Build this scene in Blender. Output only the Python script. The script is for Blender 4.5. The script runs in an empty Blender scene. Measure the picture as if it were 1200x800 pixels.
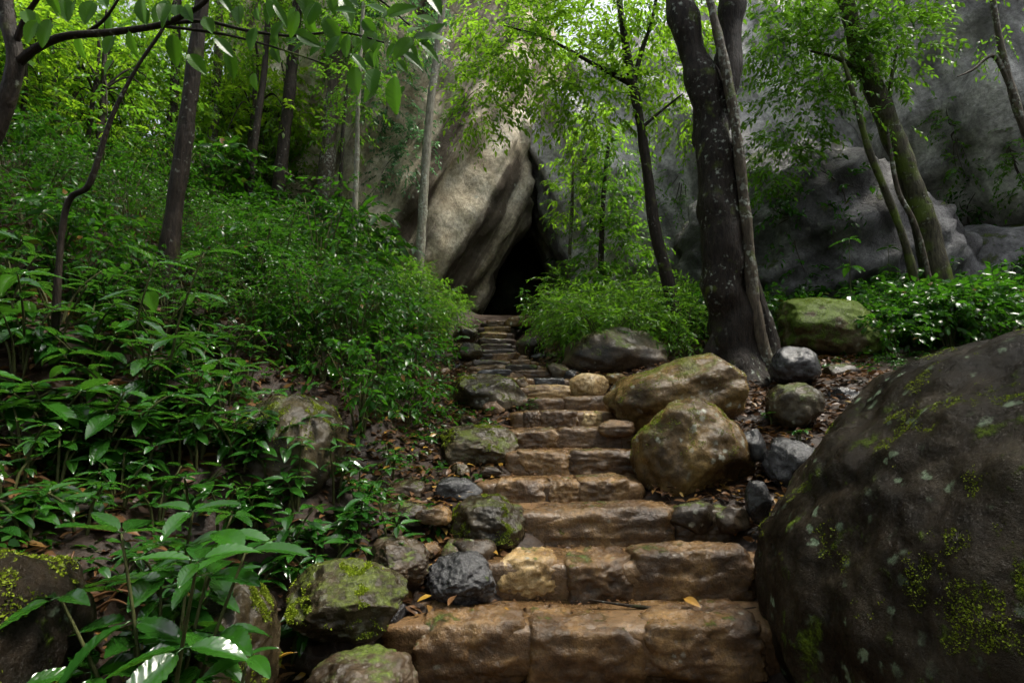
import bpy, bmesh, math, random
import numpy as np
from mathutils import Vector, Matrix, Quaternion

# ------------------------------------------------------------------ camera, sky, sun, exposure
SC = bpy.context.scene
EYE = 1.5
LENS = 20.0
F = LENS / 36.0 * 1200.0
PITCH = math.atan(70.0 / F)          # eye level falls on row 470 of the photograph
cam_d = bpy.data.cameras.new("camera")
cam_d.lens = LENS; cam_d.sensor_width = 36.0; cam_d.clip_start = 0.05; cam_d.clip_end = 800
cam = bpy.data.objects.new("camera", cam_d)
cam.location = (0, 0, EYE)
cam.rotation_euler = (math.pi / 2 + PITCH, 0, 0)
SC.collection.objects.link(cam); SC.camera = cam

SUN_EL, SUN_AZ = math.radians(66), math.radians(84)     # azimuth from +Y towards +X
world = bpy.data.worlds.new("World"); SC.world = world; world.use_nodes = True
wn = world.node_tree; wn.nodes.clear()
sky = wn.nodes.new("ShaderNodeTexSky"); sky.sky_type = 'NISHITA'; sky.sun_disc = False
sky.sun_elevation = SUN_EL; sky.sun_rotation = SUN_AZ
sky.air_density = 1.0; sky.dust_density = 4.0; sky.ozone_density = 1.0
bg = wn.nodes.new("ShaderNodeBackground"); bg.inputs[1].default_value = 0.12
wo = wn.nodes.new("ShaderNodeOutputWorld")
hs = wn.nodes.new("ShaderNodeHueSaturation"); hs.inputs["Saturation"].default_value = 0.30      # thin white cloud over the whole sky
wn.links.new(sky.outputs[0], hs.inputs["Color"]); wn.links.new(hs.outputs[0], bg.inputs[0]); wn.links.new(bg.outputs[0], wo.inputs[0])
sun_d = bpy.data.lights.new("sun", 'SUN'); sun_d.energy = 2.4; sun_d.angle = math.radians(18); sun_d.color = (1.0, 0.94, 0.82)
sun = bpy.data.objects.new("sun", sun_d); SC.collection.objects.link(sun)
sdir = Vector((math.sin(SUN_AZ) * math.cos(SUN_EL), math.cos(SUN_AZ) * math.cos(SUN_EL), math.sin(SUN_EL)))
sun.rotation_euler = sdir.to_track_quat('Z', 'Y').to_euler(); sun.location = sdir * 60
SC.view_settings.view_transform = 'Standard'; SC.view_settings.look = 'None'
SC.view_settings.gamma = 1.0; SC.view_settings.use_curve_mapping = False
SC.view_settings.exposure = 1.4
SC.render.engine = 'CYCLES'
cy = SC.cycles
cy.use_denoising = True
cy.max_bounces = 5; cy.diffuse_bounces = 2; cy.glossy_bounces = 1; cy.transmission_bounces = 4; cy.use_adaptive_sampling = True; cy.adaptive_threshold = 0.04; cy.transparent_max_bounces = 4
cy.caustics_reflective = False; cy.caustics_refractive = False
cy.sample_clamp_indirect = 4.0

RNG = np.random.default_rng(7)
COL = SC.collection

# ------------------------------------------------------------------ small helpers
def norm(a):
    return a / np.maximum(np.linalg.norm(a, axis=-1, keepdims=True), 1e-9)

_r = np.random.default_rng(3)
_perm = np.tile(_r.permutation(256), 3)
_grad = norm(_r.normal(size=(256, 3)))
def perlin(p):
    p = np.asarray(p, float)
    i = np.floor(p).astype(int); f = p - i; i &= 255
    u = f * f * f * (f * (f * 6 - 15) + 10)
    out = 0
    for dx in (0, 1):
        for dy in (0, 1):
            for dz in (0, 1):
                h = _perm[_perm[_perm[(i[..., 0] + dx) & 255] + ((i[..., 1] + dy) & 255)] + ((i[..., 2] + dz) & 255)]
                g = _grad[h]
                d = (g * (f - np.array([dx, dy, dz]))).sum(-1)
                w = (u[..., 0] if dx else 1 - u[..., 0]) * (u[..., 1] if dy else 1 - u[..., 1]) * (u[..., 2] if dz else 1 - u[..., 2])
                out = out + w * d
    return out * 1.6
def fbm(p, octv=4, gain=0.5):
    s, a, p = 0, 1.0, np.asarray(p, float)
    for k in range(octv):
        s = s + a * perlin(p + 17.3 * k); p = p * 2.03; a *= gain
    return s

def mesh_tri(name, verts, tris, mats, smooth=False, midx=None):
    me = bpy.data.meshes.new(name)
    verts = np.ascontiguousarray(verts, dtype=np.float32); tris = np.ascontiguousarray(tris, dtype=np.int32)
    me.vertices.add(len(verts)); me.vertices.foreach_set("co", verts.ravel())
    me.loops.add(len(tris) * 3); me.loops.foreach_set("vertex_index", tris.ravel())
    me.polygons.add(len(tris)); me.polygons.foreach_set("loop_start", np.arange(0, len(tris) * 3, 3, dtype=np.int32))
    if smooth: me.polygons.foreach_set("use_smooth", np.ones(len(tris), dtype=bool))
    for m in (mats if isinstance(mats, (list, tuple)) else [mats]): me.materials.append(m)
    if midx is not None: me.polygons.foreach_set("material_index", np.ascontiguousarray(midx, dtype=np.int32))
    me.update(calc_edges=True); me.validate()
    return me

def add(name, me, parent=None, loc=None, label=None, cat=None, group=None, kind=None):
    o = bpy.data.objects.new(name, me); COL.objects.link(o)
    if parent is not None: o.parent = parent
    if loc is not None: o.location = loc
    if label: o["label"] = label
    if cat: o["category"] = cat
    if group: o["group"] = group
    if kind: o["kind"] = kind
    return o
def thing(name, loc, label, cat, group=None, rotz=0.0):
    o = add(name, None, None, loc, label, cat, group); o.rotation_euler = (0, 0, rotz); o.empty_display_size = 0.1
    return o

def ray(px, py):
    u = (np.asarray(px, float) - 600) / F; v = (400 - np.asarray(py, float)) / F
    c, s = math.cos(PITCH), math.sin(PITCH)
    return u / (c - v * s), (s + v * c) / (c - v * s)
def proj(p):
    c, s = math.cos(PITCH), math.sin(PITCH); z = p[:, 2] - EYE
    d = np.maximum(p[:, 1] * c + z * s, .05)
    return 600 + F * p[:, 0] / d, 400 - F * (z * c - p[:, 1] * s) / d
def at(px, py, Y):
    a, b = ray(px, py)
    return np.array([a * Y, Y, EYE + b * Y])

# ------------------------------------------------------------------ materials
def nmat(name):
    m = bpy.data.materials.new(name); m.use_nodes = True
    nt = m.node_tree; nt.nodes.clear()
    def N(t, **kw):
        n = nt.nodes.new("ShaderNode" + t)
        for k, v in kw.items():
            if k.startswith("i_"):
                key = k[2:]; n.inputs[int(key) if key.isdigit() else key.replace("_", " ")].default_value = v
            else: setattr(n, k, v)
        return n
    return m, nt, N, nt.links.new
def rgb(c): return (c[0], c[1], c[2], 1.0)

def leaf_mat(name, ca, cb, tr, rough=0.35, trans=0.45, spec=0.5, brown=0.0):
    m, nt, N, L = nmat(name)
    geo = N("NewGeometry"); oi = N("ObjectInfo")
    ad = N("Math", operation='ADD'); fr = N("Math", operation='FRACT')
    L(geo.outputs["Random Per Island"], ad.inputs[0]); L(oi.outputs["Random"], ad.inputs[1]); L(ad.outputs[0], fr.inputs[0])
    cr = N("ValToRGB"); L(fr.outputs[0], cr.inputs[0])
    e = cr.color_ramp.elements
    e[0].color = rgb(ca); e[1].color = rgb(cb); e[1].position = 0.9
    if brown:
        x = e.new(1.0 - brown); x.color = rgb(cb); y = e.new(min(0.999, 1.0 - brown + 0.01)); y.color = rgb((0.16, 0.11, 0.02)); e[-1].color = rgb((0.13, 0.07, 0.02))
    mx = N("Mix", data_type='RGBA', blend_type='MULTIPLY'); mx.inputs[0].default_value = 1.0
    mp = N("MapRange"); L(oi.outputs["Random"], mp.inputs[0]); mp.inputs[3].default_value = .75; mp.inputs[4].default_value = 1.2
    L(cr.outputs[0], mx.inputs[6]); L(mp.outputs[0], mx.inputs[7])
    pb = N("BsdfPrincipled", i_Roughness=rough); pb.inputs["Specular IOR Level"].default_value = spec
    L(mx.outputs[2], pb.inputs["Base Color"])
    tl = N("BsdfTranslucent"); tm = N("Mix", data_type='RGBA', blend_type='MIX'); tm.inputs[0].default_value = 0.65
    L(mx.outputs[2], tm.inputs[6]); tm.inputs[7].default_value = rgb(tr); L(tm.outputs[2], tl.inputs[0])
    ms = N("MixShader"); ms.inputs[0].default_value = trans
    L(pb.outputs[0], ms.inputs[1]); L(tl.outputs[0], ms.inputs[2])
    out = N("OutputMaterial"); L(ms.outputs[0], out.inputs[0])
    return m

def rock_mat(name, c1, c2, c3, moss=0.3, lichen=0.3, r_lo=0.25, r_hi=0.65, s=1.0, moss_col=(0.07, 0.10, 0.015), bump=0.5, streak=None, lich_col=(0.30, 0.31, 0.26), wet=0.65, mossz=.16, spec=.10):
    m, nt, N, L = nmat(name)
    tx = N("TexCoord"); oi = N("ObjectInfo"); vm = N("VectorMath", operation='ADD')
    sc_ = N("Math", operation='MULTIPLY'); L(oi.outputs["Random"], sc_.inputs[0]); sc_.inputs[1].default_value = 40.0
    L(tx.outputs["Object"], vm.inputs[0]); L(sc_.outputs[0], vm.inputs[1])
    V = vm.outputs[0]
    n1 = N("TexNoise", i_Scale=1.7 * s, i_Detail=6.0, i_Roughness=0.6); L(V, n1.inputs[0])
    n2 = N("TexNoise", i_Scale=15.0 * s, i_Detail=6.0, i_Roughness=0.76); L(V, n2.inputs[0])
    n3 = N("TexNoise", i_Scale=4.5 * s, i_Detail=7.0, i_Roughness=0.7); L(V, n3.inputs[0])
    cr = N("ValToRGB"); L(n1.outputs[0], cr.inputs[0]); e = cr.color_ramp.elements
    e[0].position = .33; e[0].color = rgb(c1); e[1].position = .66; e[1].color = rgb(c3); x = e.new(.5); x.color = rgb(c2)
    sp = N("MapRange"); L(n2.outputs[0], sp.inputs[0]); sp.inputs[1].default_value = .3; sp.inputs[2].default_value = .7; sp.inputs[3].default_value = .45; sp.inputs[4].default_value = 1.55
    mx = N("Mix", data_type='RGBA', blend_type='MULTIPLY'); mx.inputs[0].default_value = 1; L(cr.outputs[0], mx.inputs[6]); L(sp.outputs[0], mx.inputs[7])
    colr = mx.outputs[2]
    if streak:
        ang, col, amt, sx = streak
        m0 = N("Mapping"); L(tx.outputs["Object"], m0.inputs[0]); m0.inputs["Rotation"].default_value = (0, ang, 0)
        mp = N("Mapping"); L(m0.outputs[0], mp.inputs[0]); mp.inputs["Scale"].default_value = (sx, sx * .5, sx * .09)
        ns = N("TexNoise", i_Scale=1.0, i_Detail=5.0, i_Roughness=.6); L(mp.outputs[0], ns.inputs[0])
        ms_ = N("MapRange"); ms_.interpolation_type = 'SMOOTHSTEP'; L(ns.outputs[0], ms_.inputs[0]); ms_.inputs[1].default_value = .47; ms_.inputs[2].default_value = .60; ms_.inputs[3].default_value = 0; ms_.inputs[4].default_value = amt
        m4 = N("Mix", data_type='RGBA'); L(ms_.outputs[0], m4.inputs[0]); L(colr, m4.inputs[6]); m4.inputs[7].default_value = rgb(col); colr = m4.outputs[2]
    if lichen > 0:
        vo = N("TexVoronoi", feature='SMOOTH_F1', i_Scale=6.5 * s); vo.inputs["Smoothness"].default_value = .3
        dm = N("VectorMath", operation='MULTIPLY_ADD'); L(n3.outputs["Color"], dm.inputs[0]); dm.inputs[1].default_value = (.22 / s, .22 / s, .22 / s); L(V, dm.inputs[2]); L(dm.outputs[0], vo.inputs[0])
        lo = N("MapRange"); lo.interpolation_type = 'SMOOTHSTEP'; L(vo.outputs["Distance"], lo.inputs[0]); lo.inputs[1].default_value = .30; lo.inputs[2].default_value = .16; lo.inputs[3].default_value = 0; lo.inputs[4].default_value = 1
        nl = N("TexNoise", i_Scale=2.3 * s, i_Detail=3.0); L(V, nl.inputs[0])
        lm = N("MapRange"); L(nl.outputs[0], lm.inputs[0]); lm.inputs[1].default_value = .62 - .28 * lichen; lm.inputs[2].default_value = .72 - .25 * lichen; lm.inputs[3].default_value = 0; lm.inputs[4].default_value = .8
        la = N("Math", operation='MULTIPLY'); L(lo.outputs[0], la.inputs[0]); L(lm.outputs[0], la.inputs[1])
        lb = N("Math", operation='MULTIPLY', use_clamp=True); L(la.outputs[0], lb.inputs[0]); L(sp.outputs[0], lb.inputs[1])
        m2 = N("Mix", data_type='RGBA'); L(lb.outputs[0], m2.inputs[0]); L(colr, m2.inputs[6]); m2.inputs[7].default_value = rgb(lich_col); colr = m2.outputs[2]
    rr = N("MapRange"); L(n3.outputs[0], rr.inputs[0]); rr.inputs[1].default_value = .35; rr.inputs[2].default_value = .65; rr.inputs[3].default_value = r_lo; rr.inputs[4].default_value = r_hi
    rough = rr.outputs[0]
    hgt = N("Math", operation='MULTIPLY_ADD'); L(n2.outputs[0], hgt.inputs[0]); hgt.inputs[1].default_value = .55; L(n3.outputs[0], hgt.inputs[2])
    H = hgt.outputs[0]
    if moss > 0:
        geo = N("NewGeometry"); sx_ = N("SeparateXYZ"); L(geo.outputs["Normal"], sx_.inputs[0])
        a = N("Math", operation='MULTIPLY_ADD'); L(sx_.outputs[2], a.inputs[0]); a.inputs[1].default_value = mossz; L(n3.outputs[0], a.inputs[2])
        n4 = N("TexNoise", i_Scale=1.1 * s, i_Detail=3.0); L(V, n4.inputs[0])
        b = N("Math", operation='MULTIPLY_ADD'); L(n4.outputs[0], b.inputs[0]); b.inputs[1].default_value = .55; L(a.outputs[0], b.inputs[2])
        t0 = 1.12 - .5 * moss
        mm = N("MapRange"); mm.interpolation_type = 'SMOOTHSTEP'; L(b.outputs[0], mm.inputs[0]); mm.inputs[1].default_value = t0 - .06; mm.inputs[2].default_value = t0 + .07; mm.inputs[3].default_value = 0; mm.inputs[4].default_value = .92
        n5 = N("TexNoise", i_Scale=60.0, i_Detail=3.0); L(V, n5.inputs[0])
        mr = N("ValToRGB"); L(n5.outputs[0], mr.inputs[0]); mr.color_ramp.elements[0].position = .3; mr.color_ramp.elements[1].position = .75
        mr.color_ramp.elements[0].color = rgb([q * .3 for q in moss_col]); mr.color_ramp.elements[1].color = rgb([q * 1.7 for q in moss_col])
        m3 = N("Mix", data_type='RGBA'); L(mm.outputs[0], m3.inputs[0]); L(colr, m3.inputs[6]); L(mr.outputs[0], m3.inputs[7]); colr = m3.outputs[2]
        r2 = N("Mix", data_type='FLOAT'); L(mm.outputs[0], r2.inputs[0]); L(rough, r2.inputs[2]); r2.inputs[3].default_value = .85; rough = r2.outputs[0]
        hm = N("Math", operation='MULTIPLY'); L(mm.outputs[0], hm.inputs[0]); L(n5.outputs[0], hm.inputs[1])
        h2 = N("Math", operation='MULTIPLY_ADD'); L(hm.outputs[0], h2.inputs[0]); h2.inputs[1].default_value = .9; L(H, h2.inputs[2]); H = h2.outputs[0]
    bp = N("Bump", i_Strength=bump, i_Distance=0.05 / s); L(H, bp.inputs["Height"])
    pb = N("BsdfPrincipled"); pb.inputs["Specular IOR Level"].default_value = spec
    pb.inputs["Coat Weight"].default_value = wet; pb.inputs["Coat Roughness"].default_value = .09; L(bp.outputs[0], pb.inputs["Coat Normal"])
    L(colr, pb.inputs["Base Color"]); L(rough, pb.inputs["Roughness"]); L(bp.outputs[0], pb.inputs["Normal"])
    out = N("OutputMaterial"); L(pb.outputs[0], out.inputs[0])
    return m

def bark_mat(name, c1, c2, lichen=0.3, moss=0.0, lc=(0.33, 0.36, 0.31), vs=0.25):
    m, nt, N, L = nmat(name)
    tx = N("TexCoord"); mp = N("Mapping"); L(tx.outputs["Object"], mp.inputs[0]); mp.inputs["Scale"].default_value = (1, 1, vs)
    n1 = N("TexNoise", i_Scale=26.0, i_Detail=6.0, i_Roughness=.65); L(mp.outputs[0], n1.inputs[0])
    cr = N("ValToRGB"); L(n1.outputs[0], cr.inputs[0]); cr.color_ramp.elements[0].position = .35; cr.color_ramp.elements[1].position = .7
    cr.color_ramp.elements[0].color = rgb(c1); cr.color_ramp.elements[1].color = rgb(c2)
    colr = cr.outputs[0]
    for amt, scl, colx, thr in ((lichen, 17.0, lc, .72), (moss, 5.0, (0.07, 0.10, 0.012), .68)):
        if amt <= 0: continue
        n2 = N("TexNoise", i_Scale=scl, i_Detail=4.0, i_Roughness=.55); L(tx.outputs["Object"], n2.inputs[0])
        r = N("MapRange"); r.interpolation_type = 'SMOOTHSTEP'; L(n2.outputs[0], r.inputs[0]); r.inputs[1].default_value = thr - .25 * amt - .07; r.inputs[2].default_value = thr - .25 * amt + .08; r.inputs[3].default_value = 0; r.inputs[4].default_value = .85
        n3 = N("TexNoise", i_Scale=1.6, i_Detail=2.0); L(tx.outputs["Object"], n3.inputs[0])
        r3 = N("MapRange"); L(n3.outputs[0], r3.inputs[0]); r3.inputs[1].default_value = .45; r3.inputs[2].default_value = .58
        rm = N("Math", operation='MULTIPLY'); L(r.outputs[0], rm.inputs[0]); L(r3.outputs[0], rm.inputs[1])
        mx = N("Mix", data_type='RGBA'); L(rm.outputs[0], mx.inputs[0]); L(colr, mx.inputs[6]); mx.inputs[7].default_value = rgb(colx); colr = mx.outputs[2]
    bp = N("Bump", i_Strength=.8, i_Distance=.03); L(n1.outputs[0], bp.inputs["Height"])
    pb = N("BsdfPrincipled", i_Roughness=.55); pb.inputs["Specular IOR Level"].default_value = .12; L(colr, pb.inputs["Base Color"]); L(bp.outputs[0], pb.inputs["Normal"])
    out = N("OutputMaterial"); L(pb.outputs[0], out.inputs[0])
    return m

def soil_mat(name, c1, c2, r_lo, r_hi, s=1.0, bump=.7, spec=.2):
    m, nt, N, L = nmat(name)
    tx = N("TexCoord")
    n1 = N("TexNoise", i_Scale=2.2 * s, i_Detail=7.0, i_Roughness=.65); L(tx.outputs["Object"], n1.inputs[0])
    n2 = N("TexNoise", i_Scale=45.0, i_Detail=4.0, i_Roughness=.7); L(tx.outputs["Object"], n2.inputs[0])
    cr = N("ValToRGB"); L(n1.outputs[0], cr.inputs[0]); cr.color_ramp.elements[0].position = .33; cr.color_ramp.elements[1].position = .68
    cr.color_ramp.elements[0].color = rgb(c1); cr.color_ramp.elements[1].color = rgb(c2)
    sp = N("MapRange"); L(n2.outputs[0], sp.inputs[0]); sp.inputs[1].default_value = .3; sp.inputs[2].default_value = .7; sp.inputs[3].default_value = .55; sp.inputs[4].default_value = 1.4
    mx = N("Mix", data_type='RGBA', blend_type='MULTIPLY'); mx.inputs[0].default_value = 1; L(cr.outputs[0], mx.inputs[6]); L(sp.outputs[0], mx.inputs[7])
    rr = N("MapRange"); L(n1.outputs[0], rr.inputs[0]); rr.inputs[1].default_value = .38; rr.inputs[2].default_value = .62; rr.inputs[3].default_value = r_lo; rr.inputs[4].default_value = r_hi
    ha = N("Math", operation='MULTIPLY_ADD'); L(n2.outputs[0], ha.inputs[0]); ha.inputs[1].default_value = .4; L(n1.outputs[0], ha.inputs[2])
    bp = N("Bump", i_Strength=bump, i_Distance=.03); L(ha.outputs[0], bp.inputs["Height"])
    pb = N("BsdfPrincipled"); pb.inputs["Specular IOR Level"].default_value = spec; L(mx.outputs[2], pb.inputs["Base Color"]); L(rr.outputs[0], pb.inputs["Roughness"]); L(bp.outputs[0], pb.inputs["Normal"])
    out = N("OutputMaterial"); L(pb.outputs[0], out.inputs[0])
    return m

M = {}
M['leaf_big'] = leaf_mat("glossy_leaf", (0.012, 0.055, 0.008), (0.026, 0.10, 0.010), (0.08, 0.24, 0.015), rough=.15, trans=.3, spec=.9)
M['leaf_shrub'] = leaf_mat("shrub_leaf", (0.009, 0.042, 0.005), (0.028, 0.10, 0.008), (0.075, 0.25, 0.010), rough=.22, trans=.4, spec=.22, brown=.02)
M['leaf_tree'] = leaf_mat("tree_leaf", (0.02, 0.075, 0.008), (0.065, 0.165, 0.012), (0.20, 0.44, 0.02), rough=.3, trans=.5, spec=.2)
M['leaf_bright'] = leaf_mat("bright_leaf", (0.05, 0.15, 0.012), (0.11, 0.22, 0.018), (0.36, 0.66, 0.03), rough=.4, trans=.6, spec=.2)
M['leaf_hill'] = leaf_mat("hillside_leaf", (0.035, 0.11, 0.010), (0.09, 0.20, 0.015), (0.40, 0.68, 0.025), rough=.35, trans=.58, spec=.2)
M['leaf_blue'] = leaf_mat("cool_leaf", (0.03, 0.09, 0.035), (0.06, 0.15, 0.06), (0.14, 0.32, 0.10), rough=.35, trans=.45)
M['leaf_hang'] = leaf_mat("hanging_leaf", (0.02, 0.07, 0.008), (0.045, 0.12, 0.010), (0.12, 0.32, 0.015), rough=.3, trans=.38, spec=.18)
M['litter'] = leaf_mat("fallen_leaf_brown", (0.025, 0.012, 0.006), (0.13, 0.065, 0.028), (0.10, 0.05, 0.015), rough=.35, trans=.12, brown=.12, spec=.2)
M['litter_y'] = leaf_mat("fallen_leaf_yellow", (0.22, 0.11, 0.015), (0.38, 0.22, 0.03), (0.3, 0.18, 0.02), rough=.32, trans=.15)
M['stem'] = bark_mat("green_stem", (0.03, 0.035, 0.012), (0.08, 0.085, 0.03), 0, 0)
M['twig'] = bark_mat("twig_bark", (0.02, 0.015, 0.01), (0.06, 0.05, 0.035), 0, 0)
M['bark_dark'] = bark_mat("dark_wet_bark", (0.008, 0.006, 0.0045), (0.036, 0.027, 0.02), .2, 0.15)
M['bark_main'] = bark_mat("dark_bark_with_lichen", (0.006, 0.0045, 0.0035), (0.028, 0.021, 0.016), .34, 0.12, lc=(0.30, 0.33, 0.29))
M['bark_pale'] = bark_mat("pale_bark", (0.10, 0.09, 0.07), (0.26, 0.25, 0.20), .6, 0.2)
M['bark_mid'] = bark_mat("brown_bark", (0.03, 0.024, 0.018), (0.11, 0.09, 0.065), .62, 0.25)
M['bark_moss'] = bark_mat("mossy_bark", (0.018, 0.016, 0.01), (0.07, 0.065, 0.035), .3, .8)
M['soil'] = soil_mat("dark_soil", (0.010, 0.006, 0.004), (0.036, 0.021, 0.012), .3, .75)
M['mud'] = soil_mat("wet_red_mud", (0.055, 0.030, 0.012), (0.16, 0.092, 0.038), .14, .45, s=1.6, spec=.5)
M['step'] = rock_mat("wet_step_stone", (0.0340, 0.0170, 0.0060), (0.0950, 0.0510, 0.0180), (0.2100, 0.1220, 0.0460), moss=.12, lichen=.05, r_lo=.16, r_hi=.5, s=2.2, bump=.9, wet=.9)
M['step_pale'] = rock_mat("pale_step_stone", (0.130, 0.075, 0.030), (0.300, 0.200, 0.085), (0.440, 0.330, 0.180), moss=.15, lichen=.2, r_lo=.18, r_hi=.5, s=2.2, bump=.7)
M['rock_brown'] = rock_mat("brown_boulder", (0.024, 0.014, 0.005), (0.075, 0.045, 0.015), (0.18, 0.118, 0.044), moss=.34, lichen=.55, r_lo=.14, r_hi=.42, s=1.5, moss_col=(0.07, 0.075, 0.012), wet=.3)
M['rock_moss'] = rock_mat("mossy_boulder", (0.0100, 0.0075, 0.0040), (0.0270, 0.0200, 0.0100), (0.0700, 0.0550, 0.0320), moss=.34, lichen=.25, r_lo=.14, r_hi=.42, s=1.6, moss_col=(0.055, 0.07, 0.010), wet=.35)
M['rock_mosscap'] = rock_mat("moss_capped_boulder", (0.020, 0.016, 0.008), (0.060, 0.044, 0.020), (0.12, 0.10, 0.06), moss=.78, lichen=.15, r_lo=.2, r_hi=.5, s=1.3, moss_col=(0.06, 0.095, 0.010), wet=.15)
M['rock_wet'] = rock_mat("wet_grey_rock", (0.0120, 0.0115, 0.0120), (0.0260, 0.0255, 0.0270), (0.0550, 0.0540, 0.0560), moss=.02, lichen=0, r_lo=.16, r_hi=.34, s=3.0, bump=.9, wet=.8)
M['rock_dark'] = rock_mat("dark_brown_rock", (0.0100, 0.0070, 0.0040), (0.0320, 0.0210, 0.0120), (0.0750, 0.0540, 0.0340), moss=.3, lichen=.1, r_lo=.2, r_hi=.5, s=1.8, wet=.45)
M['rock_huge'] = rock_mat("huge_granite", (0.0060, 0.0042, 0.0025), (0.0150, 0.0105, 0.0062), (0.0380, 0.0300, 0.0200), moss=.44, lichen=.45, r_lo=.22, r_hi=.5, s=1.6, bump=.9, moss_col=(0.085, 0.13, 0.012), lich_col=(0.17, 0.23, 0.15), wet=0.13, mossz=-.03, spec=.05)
M['cliff_a'] = rock_mat("streaked_cliff", (0.28, 0.225, 0.15), (0.44, 0.38, 0.28), (0.56, 0.51, 0.41), moss=.06, lichen=.2, r_lo=.5, r_hi=.8, s=.6, bump=.9, streak=(math.radians(-28), (0.04, 0.029, 0.02), .92, 0.9), wet=0.0)
M['cliff_c'] = rock_mat("dark_wet_cliff", (0.045, 0.044, 0.045), (0.12, 0.118, 0.12), (0.24, 0.235, 0.235), moss=.3, lichen=.2, r_lo=.3, r_hi=.6, s=.8, bump=1.0, streak=(math.radians(40), (0.03, 0.028, 0.027), .8, 1.4), wet=.08)
M['cliff_b'] = rock_mat("grey_cliff", (0.160, 0.156, 0.152), (0.380, 0.370, 0.355), (0.580, 0.565, 0.540), moss=.25, lichen=.3, r_lo=.3, r_hi=.6, s=.7, bump=1.0, streak=(math.radians(20), (0.06, 0.057, 0.055), .65, 1.3), wet=0.25)

# ------------------------------------------------------------------ terrain
# step table: (image row of the front edge, depth Y, left column, right column)
STEPS = [(716, 3.20, 482, 895), (645, 3.62, 582, 882), (588, 4.05, 618, 870), (556, 4.50, 578, 738), (525, 4.95, 610, 741),
         (500, 5.40, 603, 728), (478, 5.88, 614, 708), (462, 6.36, 618, 713), (449, 6.85, 614, 672), (440, 7.35, 583, 662),
         (431, 7.85, 560, 652), (425, 8.30, 558, 630), (419, 8.75, 553, 622), (412, 9.25, 553, 610), (407, 9.75, 556, 604),
         (401, 10.3, 563, 600), (394, 10.9, 560, 596), (387, 11.5, 562, 594), (381, 12.1, 566, 598), (375, 12.8, 570, 602)]
SP = []
for (py, Y, xl, xr) in STEPS:
    a = at(xl, py, Y); b = at(xr, py, Y); SP.append((Y, a[2], a[0], b[0]))
_sy = [-60, 2.5, 3.15] + [s[0] + .2 for s in SP] + [14.0, 16, 40, 90]
_sz = [-1.2, -0.10, 0.0] + [s[1] - .10 for s in SP] + [3.62, 3.75, 6.0, 10.0]
_cy = [-60, 1.0] + [s[0] for s in SP] + [14, 90]
_cx = [0.4, 0.4] + [(s[2] + s[3]) / 2 for s in SP] + [-0.1, -0.1]
def stair_z(y): return np.interp(y, _sy, _sz)
def path_x(y): return np.interp(y, _cy, _cx)
def sstep(a, b, x):
    t = np.clip((x - a) / (b - a), 0, 1); return t * t * (3 - 2 * t)
def ground(x, y, rough=True):
    x = np.asarray(x, float); y = np.asarray(y, float)
    u = x - path_x(y); s = stair_z(y)
    hw = np.interp(y, [2, 3.2, 4, 5, 90], [1.1, 1.1, .75, .65, .65])
    hwl = np.interp(y, [2, 3.2, 4.5, 5.2, 7, 9, 90], [1.2, 1.3, 1.35, 1.15, 1.0, .65, .65])
    dl = np.maximum(0, -u - hwl); dr = np.maximum(0, u - hw)
    zl = .50 * 15 * np.tanh(dl / 15) * sstep(0, 1.1, dl) + .05 * sstep(0, .3, dl)
    zr = .085 * dr + .05 * sstep(0, .3, dr) + .35 * np.maximum(0, dr - 9)
    zl = zl + .32 * sstep(.1, 1.1, dl) * (1 - sstep(2.6, 5.0, y))
    z = s + np.where(u < 0, zl, zr)
    z = z - .2 * (1 - sstep(hw - .3, hw + .02, np.abs(u))) * sstep(3.1, 3.3, y) * (1 - sstep(12, 13, y))      # bed dug out under the steps
    far = sstep(20, 34, y); z = z + far * 5
    if rough:
        p = np.stack([x, y, np.zeros_like(x)], -1)
        amp = sstep(.0, .6, np.maximum(dl, dr)) * .9 + .1
        z = z + (fbm(p * .9, 3) * .10 + fbm(p * 4.0, 3) * .025) * amp
    return z
def gp(px, py):
    a, b = ray(px, py)
    Y = np.arange(1.2, 45, .02); X = a * Y; Z = EYE + b * Y
    hit = np.nonzero(Z < ground(X, Y, False))[0]
    i = hit[0] if len(hit) else len(Y) - 1
    return np.array([X[i], Y[i], float(ground(X[i], Y[i]))])
def on(x, y): return np.array([x, y, float(ground(x, y))])

def grid_tris(nx, ny):
    i = np.arange(nx - 1)[:, None] * ny + np.arange(ny - 1)[None, :]
    a = i.ravel(); b = a + ny
    return np.concatenate([np.stack([a, b, b + 1], -1), np.stack([a, b + 1, a + 1], -1)])
gx = np.sinh(np.linspace(-3.4, 3.4, 340)) * 4.6
gy = np.concatenate([np.linspace(-45, -3, 24)[:-1], np.linspace(-3, 1.5, 30)[:-1], np.linspace(1.5, 14, 260)[:-1], np.linspace(14, 70, 90)])
XX, YY = np.meshgrid(gx, gy, indexing='ij')
me = mesh_tri("ground", np.stack([XX, YY, ground(XX, YY)], -1).reshape(-1, 3), grid_tris(len(gx), len(gy)), M['soil'], smooth=True)
add("ground", me, kind="structure", label="dark leaf-strewn forest soil under the stairway and banks")

px_ = np.linspace(-.75, 1.7, 60); py_ = np.linspace(.2, 3.5, 80)
XX, YY = np.meshgrid(px_, py_, indexing='ij')
ZZ = ground(XX, YY) + .03 * (1 - np.clip(np.abs(XX - .45) / 1.2, 0, 1) ** 3) + .02 * fbm(np.stack([XX * 3, YY * 3, XX * 0], -1), 4) - .02
add("path", mesh_tri("path", np.stack([XX, YY, ZZ], -1).reshape(-1, 3), grid_tris(60, 80), M['mud'], smooth=True), kind="structure", label="trodden reddish mud below the lowest step")

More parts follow.
